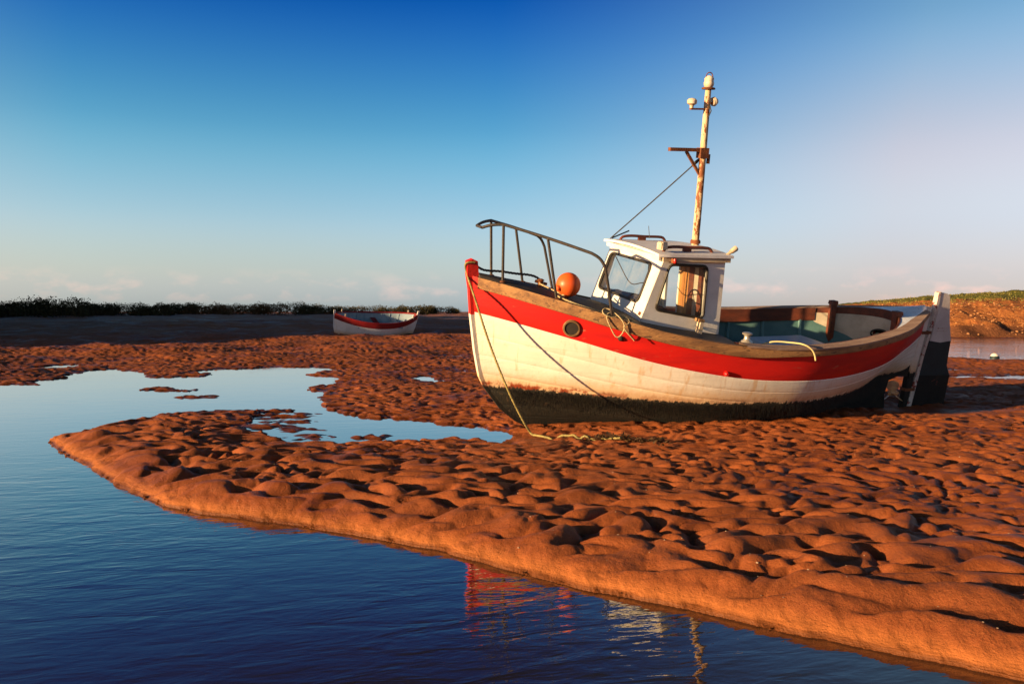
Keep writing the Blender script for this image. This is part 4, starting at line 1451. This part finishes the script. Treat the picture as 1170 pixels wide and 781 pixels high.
for x, y, z in zip(GX, GY, bank_z(GX, GY)):
    if z < 1.85 + rng.normal(0, 0.15):
        continue
    h_ = rng.uniform(0.03, 0.10) * (1 + y / 200)
    w = 0.03 * (1 + y / 120)
    a = rng.uniform(0, 6.28)
    dx, dy = math.cos(a) * w, math.sin(a) * w
    gt.add([(x - dx, y - dy, z - 0.02), (x + dx, y + dy, z - 0.02), (x + rng.normal(0, 0.06), y + rng.normal(0, 0.06), z + h_)], [(0, 1, 2)])
tag(gt.build('bank_grass', 'bgrass'), 'short green grass on top of the earth bank', kind='stuff')


# ------------------------------------------------------------------ saltmarsh shrubs along the left horizon
def leaf_mat(name, a, b):
    k = NM(name)
    n = k.noise(k.pos(), 1.6, 4, 0.6)
    return k.out(k.mix(k.ramp(n, 0.35, 0.65), a, b), 0.8, spec=0.15)


MAT['leaf'] = leaf_mat('shrub_leaves', (0.040, 0.042, 0.016), (0.080, 0.058, 0.024))
MAT['leaf_sunlit_tint'] = leaf_mat('shrub_sunlit_tint', (0.15, 0.065, 0.026), (0.08, 0.048, 0.018))  # reddish sunlight on the hedge tops, put into the leaf colour
MAT['twig'] = worn('shrub_twig', (0.07, 0.05, 0.035), (0.05, 0.035, 0.025), None, 0, 5, 0.9, 0.3)


def shrub_mesh(seed, mat):
    r = np.random.default_rng(seed)
    m = MB()
    lobes = [(r.uniform(-1.9, 1.9), r.uniform(-0.7, 0.7), r.uniform(0.45, 0.85), r.uniform(0.55, 0.95)) for _ in range(13)]
    for lx, ly, lz, lr in lobes:
        for _ in range(330):
            v = r.normal(size=3)
            v /= np.linalg.norm(v)
            q = lr * r.uniform(0.72, 1.06) * np.array([1.1, 0.9, 0.85])
            p = np.array([lx, ly, lz]) + v * q * (1 + 0.2 * math.sin(7 * v[0] + 5 * v[2] + lx * 3))
            if p[2] < 0.02:
                continue
            a, b = r.normal(size=3), r.normal(size=3)
            a *= r.uniform(0.04, 0.085) / np.linalg.norm(a)
            b *= r.uniform(0.03, 0.07) / np.linalg.norm(b)
            m.add([p - a, p + b, p + a, p - b], [(0, 1, 2, 3)])
    me_o = m.build('foliage', mat)
    me = me_o.data
    bpy.data.objects.remove(me_o)
    t = MB()
    for k_ in range(14):
        x0 = r.uniform(-1.6, 1.6)
        t.tube([(x0, r.uniform(-.3, .3), -0.1), (x0 + r.normal(0, .1), r.uniform(-.3, .3), 0.5), (x0 + r.normal(0, .25), r.uniform(-.4, .4), r.uniform(0.9, 1.5))], [0.035, 0.02, 0.006], 5)
    to = t.build('stems', 'twig')
    tm = to.data
    bpy.data.objects.remove(to)
    return me, tm


SH = [shrub_mesh(100 + k, 'leaf') for k in range(4)] + [shrub_mesh(120 + k, 'leaf_sunlit_tint') for k in range(2)]


def shrub(x, y, sc, kind, label, rot, group='shrubs along the far marsh edge', zs=1.0):
    e = empty('marsh_shrub', label, 'shrub', group)
    for nm, me in zip(('foliage', 'stems'), SH[kind]):
        o = bpy.data.objects.new(nm, me)
        COL.objects.link(o)
        o.parent = e
        o['kind'] = 'stuff'
    e.location = (x, y, gz(x, y) - 0.05)
    e.rotation_euler = (0, 0, rot)
    e.scale = (sc * 1.2, sc, sc * zs)


LAB = 'dense dark shrub in the low hedge along the left horizon'
px = -60
k = 0
while px < 480:
    yy = 68 + 16 * (px + 60) / 540 + random.uniform(-1.2, 1.2)
    xx = (px - 585) / 950 * yy
    hgt = 0.86 - 0.22 * (px / 480) + random.uniform(-0.06, 0.07)
    shrub(xx, yy, max(0.5, hgt), k % 4 if not 215 < px < 330 else 4 + k % 2, LAB if not 215 < px < 330 else 'shrub with reddish sunlight painted into its leaves in the middle of the hedge on the left horizon', random.uniform(-0.4, 0.4) + math.pi * (k % 2))
    px += random.uniform(17, 27)
    k += 1
shrub((57 - 585) / 950 * 66, 66, 0.92, 1, 'tallest dark shrub standing above the hedge near the left edge', 0.3, zs=1.22)
for px, sc in ((492, 0.62), (508, 0.5), (522, 0.36)):
    yy = 86
    shrub((px - 585) / 950 * yy, yy, sc, 2, 'lowest shrubs where the hedge tapers off behind the bow', 0.1 * px, 'shrubs at the tapering end of the hedge')


# ------------------------------------------------------------------ unseen ridge added up-sun to shade the far flats (left, beyond the frame)
def shade_ridge():
    crest = [(-54, 11, 2.0), (-48, 16, 4.8), (-43, 22, 8.0), (-41, 30, 8.4), (-42, 40, 8.0), (-48, 52, 8.0), (-62, 66, 9.5), (-80, 86, 10.0), (-130, 130, 8.0)]
    c = curve_pts(crest, 150)
    rows = []
    for i, p in enumerate(c):
        t = c[min(i + 1, len(c) - 1)] - c[max(i - 1, 0)]
        n = np.array([t[1], -t[0], 0]) / np.hypot(t[0], t[1])
        w = p[2] * 1.9 + 1.5
        rows.append([(p[0] + n[0] * q * w, p[1] + n[1] * q * w, -0.3 + (p[2] + 0.3) * (1 - sstep(abs(q), 0.0, 1.0))) for q in np.linspace(-1, 1, 17)])
    G = np.array(rows)
    e = np.array([sstep(np.arange(len(c)), 0, 18)])[0]
    G[:, :, 2] = (G[:, :, 2] + 0.3) * e[:, None] - 0.3
    G[:, :, 2] += 1.3 * fbm(G[:, :, 0] * 0.16, G[:, :, 1] * 0.16, 201, 4) * sstep(G[:, :, 2], 0.2, 1.5)
    return MB().grid(G).build('shade_ridge', bank.data.materials[0], None, 180)


tag(shade_ridge(), 'unseen grassy ridge added left of the far flats to shade them', kind='structure')
